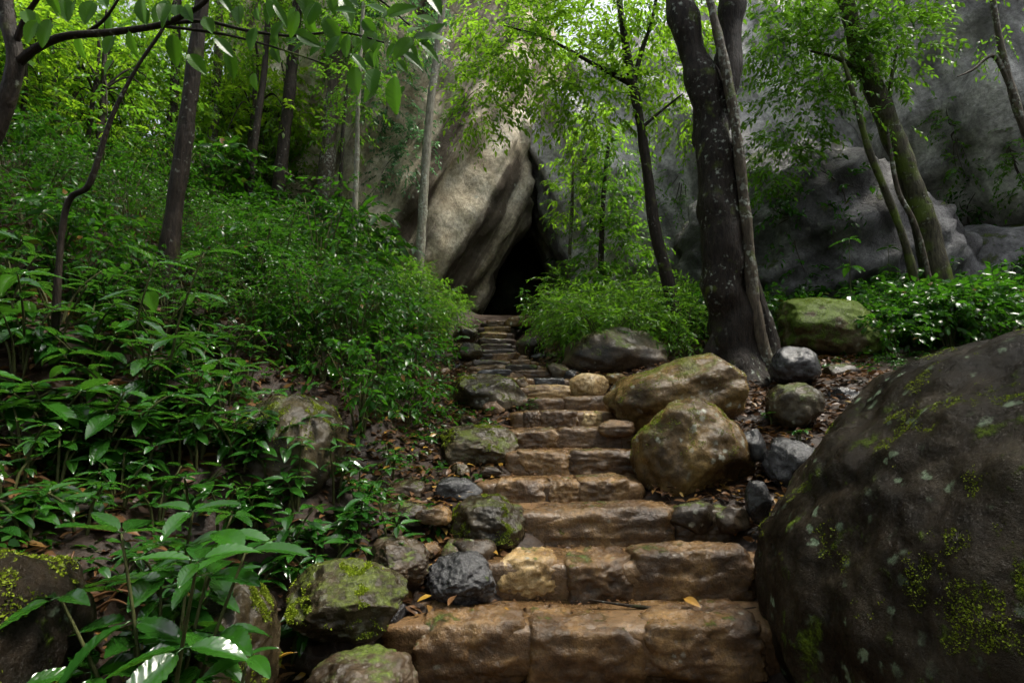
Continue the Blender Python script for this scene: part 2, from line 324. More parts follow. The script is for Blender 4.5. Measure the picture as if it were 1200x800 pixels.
# ------------------------------------------------------------------ stones
_ico = {}
def ico(sub):
    if sub not in _ico:
        bm = bmesh.new(); bmesh.ops.create_icosphere(bm, subdivisions=sub, radius=1.0)
        _ico[sub] = (np.array([v.co[:] for v in bm.verts]), np.array([[v.index for v in f.verts] for f in bm.faces])); bm.free()
    return _ico[sub]
def stone_mesh(name, half, seed, mat, e=2.6, facets=5, fdepth=.82, amp=.10, freq=1.3, sub=5, fine=.012, rot=None, ridge=None):
    r = np.random.default_rng(seed)
    d, T = ico(sub)
    p = d / (np.abs(d) ** e).sum(1, keepdims=True) ** (1 / e)
    half = np.array(half, float)
    for k in range(facets):
        n = norm(r.normal(size=3)); lim = fdepth * r.uniform(.85, 1.1) * np.max(p @ n)
        over = np.maximum(0, p @ n - lim); p = p - n * (over * .95)[:, None]
    off = r.uniform(-50, 50, 3)
    p = p * (1 + amp * fbm(p * freq + off, 3))[:, None]
    p = p * half
    g = half.mean()
    nn = norm(p / half ** 2)
    p = p + nn * (fine * fbm(p * (2.2 / max(g, .05)) * 1.6 + off, 5, .55))[:, None]
    if ridge is not None:
        ang, sx, am = ridge; c_, s_ = math.cos(ang), math.sin(ang)
        q = np.stack([(p[:, 0] * c_ - p[:, 2] * s_) * sx, p[:, 1] * sx * .7, (p[:, 0] * s_ + p[:, 2] * c_) * sx * .13], -1)
        p = p + nn * (am * (.6 * fbm(q * 2 + off, 4) + 1.6 * np.abs(fbm(q * .8 + off + 9, 2))))[:, None]
    if rot is not None:
        R = np.array(Matrix.Rotation(rot[0], 3, 'X') @ Matrix.Rotation(rot[1], 3, 'Y') @ Matrix.Rotation(rot[2], 3, 'Z')); p = p @ R.T
    return mesh_tri(name, p, T, mat, smooth=True)

def boulder(label, box, Y, depth, mat, seed, e=2.6, facets=6, sink=.12, rot=None, sub=5, amp=.1, fine=.014, name="boulder", group=None, cat="boulder", fdepth=.82):
    x0, y0, x1, y1 = box
    a = at(x0, y1, Y); b = at(x1, y0, Y)
    w = (b[0] - a[0]) / 2; h = (b[2] - a[2]) / 2
    h2 = h * (1 + sink); c = ((a[0] + b[0]) / 2, Y + depth * .25, (a[2] + b[2]) / 2 - h * sink)
    me = stone_mesh(name, (w, depth / 2, h2), seed, mat, e, facets, amp=amp, sub=sub, fine=fine, rot=rot, fdepth=fdepth)
    # scale the shaped stone to the measured box so that its outline keeps its size
    co = np.empty(len(me.vertices) * 3, np.float32); me.vertices.foreach_get("co", co); co = co.reshape(-1, 3)
    mn, mxx = co.min(0), co.max(0)
    co = (co - (mn + mxx) / 2) * (np.array([w, depth / 2, h2]) * 2 / (mxx - mn))
    for it in range(4):      # keep the measured outline: near faces would otherwise project larger than the box
        wx, wy = proj(co + np.array(c)); wx, wy = np.clip(wx, -800, 2000), np.clip(wy, -800, 2000)
        fx = (x1 - x0) / (wx.max() - wx.min()); fy = (y1 - y0) / (wy.max() - wy.min())
        co = co * np.array([fx, (fx + fy) / 2 if it == 0 else 1.0, fy])
        c = (c[0] + ((x0 + x1) - (wx.max() + wx.min())) / 2 / F * c[1], c[1], c[2] - ((y0 + y1) - (wy.max() + wy.min())) / 2 / F * c[1])
    c = (c[0], c[1], c[2] - sink * co[:, 2].max() * .4)
    me.vertices.foreach_set("co", np.ascontiguousarray(co, dtype=np.float32).ravel()); me.update()
    return add(name, me, None, c, label, cat, group)

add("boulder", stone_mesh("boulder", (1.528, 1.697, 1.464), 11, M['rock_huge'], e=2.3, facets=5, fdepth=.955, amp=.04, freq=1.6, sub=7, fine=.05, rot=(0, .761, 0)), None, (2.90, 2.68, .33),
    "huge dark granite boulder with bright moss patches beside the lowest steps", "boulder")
boulder("brown boulder with pale lichen spots flanking the middle steps, under the slanted boulder", (738, 463, 886, 606), 4.55, .95, M['rock_brown'], 21, rot=(0, -.35, .3), facets=5, e=2.3, sub=6)
boulder("slanted yellow-brown boulder with a sloping edge, wedged below the forked tree", (706, 411, 878, 512), 5.5, 1.1, M['rock_brown'], 25, rot=(.1, -.5, .1), facets=6, e=2.6, sub=6)
boulder("rounded boulder with a grey wet top at the bend of the stairs, ferny bushes behind", (659, 381, 784, 452), 7.9, 1.3, M['rock_dark'], 33, e=2.3, facets=4, sub=5)
boulder("small pyramid-shaped ochre stone standing on a step", (667, 436, 714, 466), 6.55, .3, M['step_pale'], 41, facets=6, name="stone", cat="stone", fine=.006)
boulder("big moss-capped boulder with a dark undercut, in front of the green thicket", (907, 346, 1052, 432), 7.6, 1.5, M['rock_mosscap'], 52, e=2.4, facets=4, rot=(.15, .2, .2), sub=6)
boulder("smooth grey dome-shaped stone at the foot of the moss-capped boulder", (899, 404, 963, 452), 6.3, .6, M['rock_wet'], 61, e=2.2, facets=2, name="stone", cat="stone")
boulder("mossy angular stone between the forked tree and the wet blue-grey stone", (896, 446, 967, 506), 5.35, .55, M['rock_moss'], 66, facets=6, name="stone", cat="stone")
boulder("wet blue-grey flat stone half hidden by the huge boulder", (889, 510, 968, 580), 4.35, .6, M['rock_wet'], 71, e=2.5, facets=4, rot=(.5, -.4, 0), name="stone", cat="stone")
boulder("mossy rounded boulder with shiny wet top bordering the steps", (514, 495, 608, 553), 5.1, .75, M['rock_moss'], 83, e=2.6, facets=5, rot=(.2, 0, 0), sub=6)
boulder("long low mossy boulder under the shrubs where the stairs narrow", (522, 436, 626, 498), 6.4, .9, M['rock_moss'], 87, e=2.5, facets=5, rot=(0, .3, .2), sub=5)
boulder("dark mossy angular boulder at the end of the third step", (526, 577, 616, 655), 3.95, .55, M['rock_moss'], 93, facets=6, sub=6)
boulder("tilted wet blue-grey stone above the end of the lowest step", (497, 643, 582, 712), 3.5, .42, M['rock_wet'], 99, facets=5, rot=(.5, .5, .2), name="stone", cat="stone", sub=6)
boulder("brown angular stone uphill of the tilted wet stone", (424, 624, 504, 693), 3.45, .45, M['rock_dark'], 103, facets=7, rot=(.2, .4, .1), name="stone", cat="stone", sub=6)
boulder("mossy boulder with a grey flat top above a small seedling", (334, 651, 479, 752), 2.95, .6, M['rock_moss'], 107, facets=7, rot=(.1, .25, .3), sub=6)
boulder("grey-brown stone at the foot of the seedling, beside the lowest step", (352, 752, 492, 860), 2.55, .55, M['rock_dark'], 111, facets=5, name="stone", cat="stone", sub=6)
boulder("small grey flat stone lying in fallen leaves on the bank edge", (438, 585, 504, 624), 4.05, .4, M['rock_dark'], 117, facets=5, name="stone", cat="stone")
boulder("mossy boulder rising out of the shrubs on the bank", (258, 458, 408, 610), 3.75, 1.0, M['rock_moss'], 124, e=2.2, facets=3, rot=(0, .5, 0), sub=6)
boulder("rough brown boulder under the leafy slope beside a tangle of dry stalks", (-260, 636, 112, 1000), 1.6, .9, M['rock_huge'], 127, e=2.3, facets=4, sub=6, fdepth=.9)
boulder("mossy rock behind the large-leaved plant", (200, 672, 331, 900), 2.25, .7, M['rock_moss'], 132, e=2.6, facets=3, sub=6)
SMALL = [((508, 557, 566, 588), 4.45, 'rock_wet', "small shiny grey stone between the wet-topped boulder and the angular mossy one"),
         ((560, 545, 590, 560), 4.75, 'rock_dark', "little brown stone wedged at the end of the fourth step"),
         ((486, 590, 530, 614), 3.95, 'step', "brown stone slab among yellow fallen leaves"),
         ((784, 584, 838, 626), 4.05, 'rock_dark', "dark brown stone under the lichen-spotted brown boulder"),
         ((832, 590, 880, 624), 4.0, 'rock_dark', "dark stone closing the third step beside the huge boulder"),
         ((872, 560, 905, 612), 3.95, 'rock_wet', "shiny wet stone in the gully beside the huge boulder"),
         ((868, 500, 900, 540), 4.55, 'rock_wet', "small wet stone at the head of the gully"),
         ((700, 490, 745, 512), 5.3, 'step', "flat brown stone at the foot of the slanted boulder"),
         ((706, 436, 735, 452), 6.9, 'rock_brown', "small ochre stone behind the pyramid-shaped stone"),
         ((962, 425, 1010, 452), 6.6, 'rock_dark', "flat dark stone beside the smooth grey dome-shaped stone"),
         ((968, 452, 1010, 474), 5.9, 'rock_wet', "flat wet stone on the litter below the moss-capped boulder"),
         ((452, 560, 500, 586), 4.5, 'rock_dark', "dark stone under the shrub edge of the bank"),
         ((640, 424, 668, 446), 7.7, 'rock_moss', "mossy stone between the upper steps and the wet-topped round boulder"),
         ((536, 400, 566, 424), 8.9, 'rock_moss', "mossy stone edging the upper steps under the shrubs"),
         ((530, 380, 560, 402), 10.2, 'rock_moss', "pale mossy stone near the top of the stairs"),
         ((604, 392, 640, 420), 9.6, 'rock_moss', "green mossy stone edging the upper steps by the fern bush"),
         ((600, 440, 622, 462), 6.95, 'rock_brown', "small brown stone against the long low mossy boulder"),
         ((590, 368, 624, 386), 12.2, 'rock_brown', "brown stone lying at the mouth of the cleft")]
for i, (bx, Y, mk, lb) in enumerate(SMALL):
    w = (bx[2] - bx[0]) / F * Y
    boulder(lb, bx, Y, max(.15, w * .95), M[mk], 300 + i, facets=9, fdepth=.78, sub=4, name="stone", cat="stone", fine=.006, e=2.7, sink=.25)

re_ = np.random.default_rng(640); ne = 0
while ne < 46:
    yy = re_.uniform(2.7, 9.5); sd = -1 if re_.random() < .65 else 1
    hw_ = float(np.interp(yy, [2, 3.2, 3.6, 4.2, 5, 90], [1.15, 1.15, .95, .68, .6, .6])); xx = float(path_x(yy)) + sd * (hw_ + re_.uniform(0, .55))
    if sd > 0 and yy < 4.4: continue
    sz = re_.uniform(.05, .14); ne += 1
    me = stone_mesh("stone", (sz * re_.uniform(.9, 1.5), sz * re_.uniform(.8, 1.3), sz * re_.uniform(.6, .9)), 6400 + ne, M[['rock_dark', 'rock_wet', 'rock_dark', 'rock_moss', 'step'][re_.integers(0, 5)]], e=2.5, facets=9, fdepth=.78, sub=4, fine=.006, rot=(re_.uniform(-.4, .4), re_.uniform(-.4, .4), re_.uniform(0, 3)))
    add("stone", me, None, tuple(on(xx, yy) + np.array([0, 0, sz * .15])), "small wet stone half buried along the edge of the stairs", "stone", "small stones along the edge of the stairs")

# ------------------------------------------------------------------ stairway
stair = thing("stone_stairway", (SP[0][2], SP[0][0], 0), "rough stone stairway climbing from muddy blocks to the dark cleft in the cliff", "stairway")
def in_stair(o):
    o.parent = stair; o.matrix_parent_inverse = Matrix.Translation(-stair.location)
BLK = {0: [(482, 614, 712, 792, 'step'), (618, 754, 720, 806, 'step'), (757, 896, 715, 788, 'step')],
       1: [(580, 656, 642, 692, 'step_pale'), (661, 744, 645, 694, 'step'), (747, 882, 634, 700, 'step')],
       2: [(618, 789, 587, 640, 'step'), (790, 868, 588, 628, 'rock_dark')],
       3: [(578, 639, 556, 588, 'step'), (640, 676, 557, 584, 'step'), (677, 738, 555, 588, 'step')],
       4: [(608, 668, 526, 556, 'step'), (669, 742, 525, 556, 'step')],
       5: [(602, 654, 500, 528, 'step'), (655, 729, 498, 527, 'step')],
       6: [(614, 633, 479, 502, 'step'), (634, 678, 478, 502, 'step'), (679, 709, 479, 500, 'step_pale')],
       7: [(618, 661, 463, 481, 'step'), (662, 714, 461, 481, 'step')],
       8: [(612, 673, 448, 466, 'step_pale')]}
for k, (Y, z, xl, xr) in enumerate(SP):
    dz = ([.08, .07, .07, .05] + [.03] * 20)[k]      # blocks swell a little above their measured edge
    z = z - dz
    Yn = SP[k + 1][0] if k + 1 < len(SP) else Y + .8
    dep = Yn - Y + .25
    # packed mud tread behind the front stones
    w = (xr - xl) / 2 + (.15 if k > 2 else .3)
    tm = stone_mesh("step", (w, dep / 2 + .02, .14), 500 + k, M['mud'] if k < 8 else M['step'] if k < 15 else M['soil'], e=9, facets=0, amp=.02, sub=5 if k < 9 else 4, fine=.012)
    st = add("step", tm, None, ((xl + xr) / 2 + (.1 if k == 0 else 0), Y + .14 + dep / 2 - .1, z - .148)); in_stair(st)
    bl = BLK.get(k)
    if bl is None:
        r = np.random.default_rng(900 + k); py = STEPS[k][0]; a, b = STEPS[k][2], STEPS[k][3]
        n = 2 if k < 14 else 1; cuts = [a] + sorted(r.uniform(a + (b - a) * .35, a + (b - a) * .65, n - 1)) + [b]
        hh = .16 / Y * F
        bl = [(cuts[i], cuts[i + 1], py - r.uniform(-.6, .9), py + hh, ['step', 'rock_wet', 'rock_dark', 'rock_brown'][r.integers(0, 4)]) for i in range(n)]
    for j, (bx0, bx1, by0, by1, mk) in enumerate(bl):
        A = at(bx0, by1, Y); B = at(bx1, by0, Y)
        hw, hh = (B[0] - A[0]) / 2, (B[2] - A[2]) / 2
        dd = (.15 if k < 3 else .12) + .04 * ((j * 7 + k) % 3)
        r = np.random.default_rng(700 + k * 10 + j)
        bm_ = stone_mesh("block", (hw * 1.03, dd, hh * 1.06), 700 + k * 10 + j, M[mk], e=(4 if mk == 'step_pale' else 9), facets=9, fdepth=.94, amp=.06, freq=2.3, sub=5 if k < 7 else 4, fine=.013 if k < 3 else .010, rot=(r.uniform(-.06, .06), r.uniform(-.05, .05), r.uniform(-.14, .14)))
        bo = add("block", bm_, st)
        bo.matrix_parent_inverse = Matrix.Translation(-Vector(st.location))
        bo.location = ((A[0] + B[0]) / 2, Y + dd * .95, (A[2] + B[2]) / 2 - dz)
        # st itself carries a parent inverse that cancels, so world coordinates hold

# leaf template: x along the leaf, y across, z out of the blade
LT8 = (np.array([[0, 0, 0], [.32, .5, .05], [.32, 0, 0], [.32, -.5, .05], [.70, .36, -.03], [.70, 0, -.07], [.70, -.36, -.03], [1, 0, -.18]]),
       np.array([[0, 2, 1], [0, 3, 2], [1, 2, 5], [1, 5, 4], [2, 3, 6], [2, 6, 5], [4, 5, 7], [5, 6, 7]]))
LT4 = (np.array([[0, 0, 0], [.33, .5, .02], [.33, -.5, .02], [.70, .34, -.05], [.70, -.34, -.05], [1, 0, -.16]]),
       np.array([[0, 2, 1], [1, 2, 4], [1, 4, 3], [3, 4, 5]]))
def leaves_geo(P, D, Nn, Ln, wid=.42, tmpl=LT8):
    D = norm(D); Nn = norm(Nn - (Nn * D).sum(-1, keepdims=True) * D); S = np.cross(Nn, D)
    tv, tt = tmpl
    V = P[:, None, :] + Ln[:, None, None] * (tv[None, :, 0:1] * D[:, None, :] + wid * tv[None, :, 1:2] * S[:, None, :] + tv[None, :, 2:3] * Nn[:, None, :])
    T = tt[None] + (np.arange(len(P)) * len(tv))[:, None, None]
    return V.reshape(-1, 3), T.reshape(-1, 3)
# raised moss cushions on the stones, as real tufts
def moss_tufts(ob, mask, n, size, mat, seed):
    r = np.random.default_rng(seed); me = ob.data
    co = np.empty(len(me.vertices) * 3, np.float32); me.vertices.foreach_get("co", co); co = co.reshape(-1, 3)
    no = np.empty(len(me.vertices) * 3, np.float32); me.vertices.foreach_get("normal", no); no = no.reshape(-1, 3)
    tv = np.empty(len(me.polygons) * 3, np.int32); me.loops.foreach_get("vertex_index", tv); tv = tv.reshape(-1, 3)
    cen = co[tv].mean(1); nn = norm(no[tv].mean(1)); ar = np.linalg.norm(np.cross(co[tv[:, 1]] - co[tv[:, 0]], co[tv[:, 2]] - co[tv[:, 0]]), axis=1)
    w = ar * mask(cen, nn, cen + np.array(ob.location[:])); 
    if w.sum() <= 0: return
    k = r.choice(len(cen), n, p=w / w.sum()); b = r.dirichlet((1, 1, 1), n)
    P = (co[tv[k]] * b[..., None]).sum(1) - nn[k] * .002
    D = nn[k] + r.normal(size=(n, 3)) * .75; Nn = r.normal(size=(n, 3)) + nn[k]
    V, T = leaves_geo(P, D, Nn, size * r.uniform(.5, 1.3, n), .6, LT4)
    add("moss", mesh_tri("moss", V, T, mat), ob, kind="stuff")
def patchy(freq, thr, off):
    return lambda c: np.clip((fbm(c * freq + off, 4, .6) - thr) * 6, 0, 1)

M['moss_tuft'] = leaf_mat("moss_tuft", (0.07, 0.10, 0.007), (0.24, 0.31, 0.018), (0.2, 0.28, 0.015), rough=.6, trans=.3, spec=.2)
for ob in [o for o in COL.objects if o.name.startswith("boulder")]:
    lb = ob["label"]; pq = patchy(2.2, .02, 5.0); pf = patchy(9.0, -.05, 1.0)
    if lb.startswith("huge"):
        moss_tufts(ob, lambda c, n, w: pq(c) * pf(c) * np.clip((2.35 - w[:, 1]) / .5, 0, 1) * np.clip((1.25 - w[:, 2]) / .3, 0, 1) * (w[:, 0] < 2.7), 42000, .009, M['moss_tuft'], 1)
        moss_tufts(ob, lambda c, n, w: patchy(2.6, .35, 2.0)(c) * pf(c) * (n[:, 2] > .3) * (w[:, 0] < 3.2), 16000, .008, M['moss_tuft'], 2)
    elif "moss" in lb or "brown" in lb:
        moss_tufts(ob, lambda c, n, w: patchy(4.0, .18, 3.0)(c) * patchy(14.0, -.1, 6.0)(c) * np.clip(n[:, 2] + .1, 0, 1), 5000 if "brown" not in lb else 2500, .011, M['moss_tuft'], 3)

# ------------------------------------------------------------------ cliffs
def cliff(name, c, half, seed, mat, e, facets, amp, rot, sub=6, fine=.25, freq=1.2, label=None, ridge=None):
    me = stone_mesh(name, half, seed, mat, e, facets, fdepth=.86, amp=amp, freq=freq, sub=sub, fine=fine, rot=rot, ridge=ridge)
    return add(name, me, None, c, label, None, None, "structure")
cliff("rock_cliff", (-4.9, 21.0, 10.2), (5.2, 7.0, 9.0), 5, M['cliff_a'], 2.9, 3, .05, (0, .16, .25), sub=7, ridge=(math.radians(22), .9, .42), label="tall streaked rock mass walling the dark cleft")
cliff("rock_cliff", (9.15, 22.0, 7.4), (7.6, 7.8, 7.2), 8, M['cliff_b'], 4.0, 2, .04, (0, -.34, -.05), sub=7, ridge=(math.radians(-8), .8, .5), label="broad grey rock mass on the other flank of the cleft")
cliff("rock_cliff", (6.9, 12.6, 4.3), (2.9, 2.4, 2.5), 14, M['cliff_c'], 2.4, 4, .08, (.1, .2, .2), fine=.14, ridge=(math.radians(50), 1.3, .24), label="wet grey rock dome behind the thicket")
cliff("rock_cliff", (14.6, 14.6, 9.6), (6.2, 4.5, 5.0), 19, M['cliff_b'], 2.8, 4, .07, (.15, -.28, .15), ridge=(math.radians(55), .9, .3), label="overhanging grey rock slab above a dark ledge")
cliff("rock_cliff", (12.5, 13.0, 3.2), (4.5, 3.0, 2.2), 23, M['cliff_c'], 2.5, 4, .08, (0, 0, 0), fine=.14, label="low mossy rock under the overhanging slab")
cliff("rock_cliff", (.4, 25.0, 6.0), (4.0, 3.0, 11), 29, M['rock_dark'], 2.4, 3, .06, (0, 0, 0), sub=5, label="back rock closing the cleft")  # dark stone colour stands in for the deep shade inside the cleft

from mathutils.bvhtree import BVHTree
_cv, _cf, _o = [], [], 0
for ob in [o for o in COL.objects if o.name.startswith("rock_cliff")]:
    co = np.empty(len(ob.data.vertices) * 3, np.float32); ob.data.vertices.foreach_get("co", co)
    tv = np.empty(len(ob.data.polygons) * 3, np.int32); ob.data.loops.foreach_get("vertex_index", tv)
    _cv.append(co.reshape(-1, 3) + np.array(ob.location[:])); _cf.append(tv.reshape(-1, 3) + _o); _o += len(co) // 3
CLIFF = BVHTree.FromPolygons(np.concatenate(_cv).tolist(), np.concatenate(_cf).tolist())
def cliff_hit(px, py):
    a, b = ray(px, py); d = Vector((float(a), 1.0, float(b))).normalized()
    h = CLIFF.ray_cast(Vector((0, 0, EYE)), d)
    return None if h[0] is None else (np.array(h[0]), np.array(h[1]))

# ------------------------------------------------------------------ foliage machinery
def twigs_geo(A, B, rad):
    m = len(A); d = norm(B - A); up = np.tile([0.31, 0.2, .93], (m, 1)); s = norm(np.cross(d, up)); t = np.cross(d, s)
    ring = [s, -.5 * s + .87 * t, -.5 * s - .87 * t]
    V = np.stack([A + r * rad for r in ring] + [B + r * rad * .4 for r in ring], 1)
    tt = np.array([[0, 1, 4], [0, 4, 3], [1, 2, 5], [1, 5, 4], [2, 0, 3], [2, 3, 5]])
    return V.reshape(-1, 3), (tt[None] + (np.arange(m) * 6)[:, None, None]).reshape(-1, 3)
def sprays(r, O, D, length, nleaf, llen, droop=.35, jit=.35, wid=.42, tmpl=LT8, twig=.004, upn=.9):
    m = len(O); D = norm(D); length = np.broadcast_to(length, (m,))
    t = (np.arange(nleaf) + .6) / nleaf
    pos = O[:, None] + D[:, None] * (length[:, None] * t)[..., None]
    pos[..., 2] -= droop * length[:, None] * t ** 2
    tan = np.repeat(D[:, None], nleaf, 1).copy(); tan[..., 2] -= 2 * droop * t; tan = norm(tan)
    up = np.array([0, 0, 1.0])
    side = norm(np.cross(tan, up) + 1e-6)
    sg = np.where(np.arange(nleaf) % 2 == 0, 1, -1)[None, :, None]
    last = (np.arange(nleaf) == nleaf - 1)[None, :, None]
    ld = tan * .65 + side * sg * np.where(last, .1, .85) + r.normal(size=pos.shape) * jit * .6
    ld[..., 2] -= .22
    ln = np.array([0, 0, upn]) + r.normal(size=pos.shape) * jit + np.array([0, -.12, 0])
    L = llen * r.uniform(.6, 1.15, (m, nleaf))
    V1, T1 = leaves_geo(pos.reshape(-1, 3), ld.reshape(-1, 3), ln.reshape(-1, 3), L.ravel(), wid, tmpl)
    E = O + D * length[:, None]; E[:, 2] -= droop * length
    V2, T2 = twigs_geo(O, E, twig)
    V = np.concatenate([V1, V2]); T = np.concatenate([T1, T2 + len(V1)])
    mi = np.concatenate([np.zeros(len(T1), int), np.ones(len(T2), int)])
    return V, T, mi
def join_geo(parts):
    Vs, Ts, Ms, o = [], [], [], 0
    for V, T, mi in parts:
        Vs.append(V); Ts.append(T + o); Ms.append(mi); o += len(V)
    return np.concatenate(Vs), np.concatenate(Ts), np.concatenate(Ms)

def tube(path, rads, sides=8, res=6, noise=.0, seed=0, cap=True):
    P = np.array(path, float); R = np.array(rads, float); n = len(P)
    if n > 2:
        ts = np.linspace(0, n - 1, (n - 1) * res + 1); out = []
        for t in ts:
            i = min(int(t), n - 2); f = t - i
            p0, p1, p2, p3 = P[max(i - 1, 0)], P[i], P[i + 1], P[min(i + 2, n - 1)]
            out.append(.5 * ((2 * p1) + (-p0 + p2) * f + (2 * p0 - 5 * p1 + 4 * p2 - p3) * f * f + (-p0 + 3 * p1 - 3 * p2 + p3) * f ** 3))
        R = np.interp(ts, np.arange(n), R); P = np.array(out)
    tan = norm(np.gradient(P, axis=0))
    ref = np.array([1.0, 0, 0]) if abs(tan[0][0]) < .9 else np.array([0, 1.0, 0])
    rings = []
    a = np.linspace(0, 2 * np.pi, sides, endpoint=False)
    s = norm(np.cross(tan[0], ref))
    for i in range(len(P)):
        s = norm(s - tan[i] * (s @ tan[i])); t2 = np.cross(tan[i], s)
        rings.append(P[i] + (np.cos(a)[:, None] * s + np.sin(a)[:, None] * t2) * R[i])
    V = np.array(rings)
    if noise:
        k = fbm(V * 2.2 + seed * 3.7, 3); V = V + norm(V - P[:, None]) * (k * noise * R[:, None])[..., None]
    m = len(P); i = np.arange(m - 1)[:, None] * sides + np.arange(sides)[None]
    j = np.arange(m - 1)[:, None] * sides + (np.arange(sides)[None] + 1) % sides
    T = np.concatenate([np.stack([i, j, j + sides], -1).reshape(-1, 3), np.stack([i, j + sides, i + sides], -1).reshape(-1, 3)])
    V = V.reshape(-1, 3)
    if cap:
        V = np.concatenate([V, P[-1:]]); b = (m - 1) * sides
        T = np.concatenate([T, np.array([[b + q, b + (q + 1) % sides, len(V) - 1] for q in range(sides)])])
    return V, T

def crown_geo(r, clusters, dens, llen, tl=.45, nleaf=9, droop=.35, wid=.42, tmpl=LT8, flat=.6, jit=.35, twig=.004):
    parts = []
    for (c, rad) in clusters:
        c = np.array(c, float); rad = np.array(rad, float)
        n = max(6, int(dens * (rad[0] * rad[1] * rad[2]) ** (2 / 3)))
        d = norm(r.normal(size=(n, 3))); q = d * (r.uniform(.15, 1, (n, 1)) ** .45)
        O = c + q * rad
        D = d * np.array([1, 1, flat]) + r.normal(size=(n, 3)) * .35
        parts.append(sprays(r, O, D, tl * r.uniform(.6, 1.2, n), nleaf, llen, droop, jit, wid, tmpl, twig))
    return join_geo(parts)

def copy_thing(src, loc, rotz, scale, label=None, group=None):
    o = src.copy(); COL.objects.link(o); o.location = loc; o.rotation_euler = (0, 0, rotz); o.scale = (scale,) * 3
    if label: o["label"] = label
    if group: o["group"] = group
    for ch in src.children:
        c = ch.copy(); COL.objects.link(c); c.parent = o
    return o

# ------------------------------------------------------------------ shrubs
def shrub_proto(name, seed, h, rad, llen, leafm, label, group, dens=150, nleaf=9, wid=.42, tl=.32, cat="shrub", lean=0, droop=.3, tmpl=LT8):
    r = np.random.default_rng(seed)
    root = thing(name, (0, 0, -50), label, cat, group)
    ns = 7; ends = []; st = []; o = 0
    for k in range(ns):
        a = r.uniform(0, 6.28); rr = rad * r.uniform(.2, .75)
        p1 = np.array([math.cos(a) * rr * .4, math.sin(a) * rr * .4, h * .45]); p2 = np.array([math.cos(a) * rr, math.sin(a) * rr, h * r.uniform(.6, .95)])
        V, T = tube([(0.02 * math.cos(a), .02 * math.sin(a), -.12), p1, p2], [.012, .008, .004], 5, 4); st.append((V, T, np.zeros(len(T), int))); ends.append(p2)
    V, T, mi = join_geo(st); add("stem", mesh_tri("stem", V, T, M['stem'], True), root)
    cl = [((0, 0, h * .55), (rad, rad, h * .45))] + [(e, (rad * .45, rad * .45, h * .25)) for e in ends]
    V, T, mi = crown_geo(r, cl, dens, llen, tl, nleaf, droop, wid, tmpl, jit=.55)
    add("foliage", mesh_tri("foliage", V, T, [leafm, M['stem']], False, mi), root, kind="stuff")
    return root
def scatter(protos, pts, r, smin, smax, label=None, group=None, looks=None):
    for (x, y, z) in pts:
        k = r.integers(0, len(protos)); p = protos[k]
        copy_thing(p, (x, y, z), r.uniform(0, 6.28), r.uniform(smin, smax), label.format(looks[k]) if looks else label, group.format(looks[k]) if looks else group)
def drop(protos):
    for p in protos:
        for ch in list(p.children): bpy.data.objects.remove(ch)
        bpy.data.objects.remove(p)

GB = "shrubs crowding the bank above the stairs"
bank = [shrub_proto("shrub", 40 + i, hh, rr, ll, M[mm], "dense glossy green shrub crowding the bank opposite the huge boulder", GB, dens=dn, nleaf=8, wid=ww, tl=tt)
        for i, (hh, rr, ll, mm, dn, ww, tt) in enumerate(((.75, .5, .085, 'leaf_shrub', 120, .45, .26), (.95, .45, .06, 'leaf_shrub', 170, .42, .24), (.6, .55, .11, 'leaf_shrub', 80, .42, .3), (1.0, .5, .075, 'leaf_shrub', 95, .4, .34), (.7, .5, .05, 'leaf_shrub', 170, .5, .22), (.85, .5, .15, 'leaf_shrub', 55, .38, .4)))]
rb = np.random.default_rng(77)
pts = []
def inpoly(px, py, poly):
    ins = False; n = len(poly)
    for i in range(n):
        x1, y1 = poly[i]; x2, y2 = poly[(i + 1) % n]
        if (y1 > py) != (y2 > py) and px < (x2 - x1) * (py - y1) / (y2 - y1) + x1: ins = not ins
    return ins
def scatter_px(poly, n, r, mind=.22, ymax=14, hold=None):
    out = []; xs = [p[0] for p in poly]; ys = [p[1] for p in poly]; tries = 0
    while len(out) < n and tries < n * 30:
        tries += 1
        px, py = r.uniform(min(xs), max(xs)), r.uniform(min(ys), max(ys))
        if not inpoly(px, py, poly): continue
        g = gp(px, py)
        if g[1] > ymax: continue
        if any((g[0] - q[0]) ** 2 + (g[1] - q[1]) ** 2 < (mind * max(1, g[1] / 5)) ** 2 for q in out): continue
        out.append(g)
    return out
bankpts = scatter_px([(300, 300), (420, 300), (520, 390), (540, 420), (515, 470), (500, 540), (430, 560), (410, 470), (330, 440), (270, 400)], 66, rb, .28)
bankpts = [g for g in bankpts if path_x(g[1]) - g[0] > (1.55 if g[1] < 9.5 else 1.1)]
LOOKS = ["oval-leaved", "tall small-leaved", "broad-leaved", "tall loose-branched", "tiny-leaved low", "large-leaved dark"]
scatter(bank, bankpts, rb, .5, 1.2, "{} shrub crowding the bank between the stairs and the slender trunks", "{} shrubs crowding the bank above the stairs", LOOKS)
GU = "low shrubs on the shaded upper slope"
up_pts = scatter_px([(0, 180), (330, 240), (300, 330), (200, 400), (0, 330)], 45, rb, .35, 16)
scatter(bank, up_pts, rb, .6, 1.1, "{} shrub on the dark slope among the slender trunks", "{} shrubs on the shaded slope", LOOKS)
# further shrubs up the hill, by area
hill = []
while len(hill) < 50:
    x, y = rb.uniform(-13, -2.2), rb.uniform(8, 17)
    if y > 11.5 and x > -3: continue
    hill.append(on(x, y))
scatter(bank, hill, rb, .9, 1.7, "{} shrub growing high on the wooded hillside", "{} shrubs high on the wooded hillside", LOOKS)
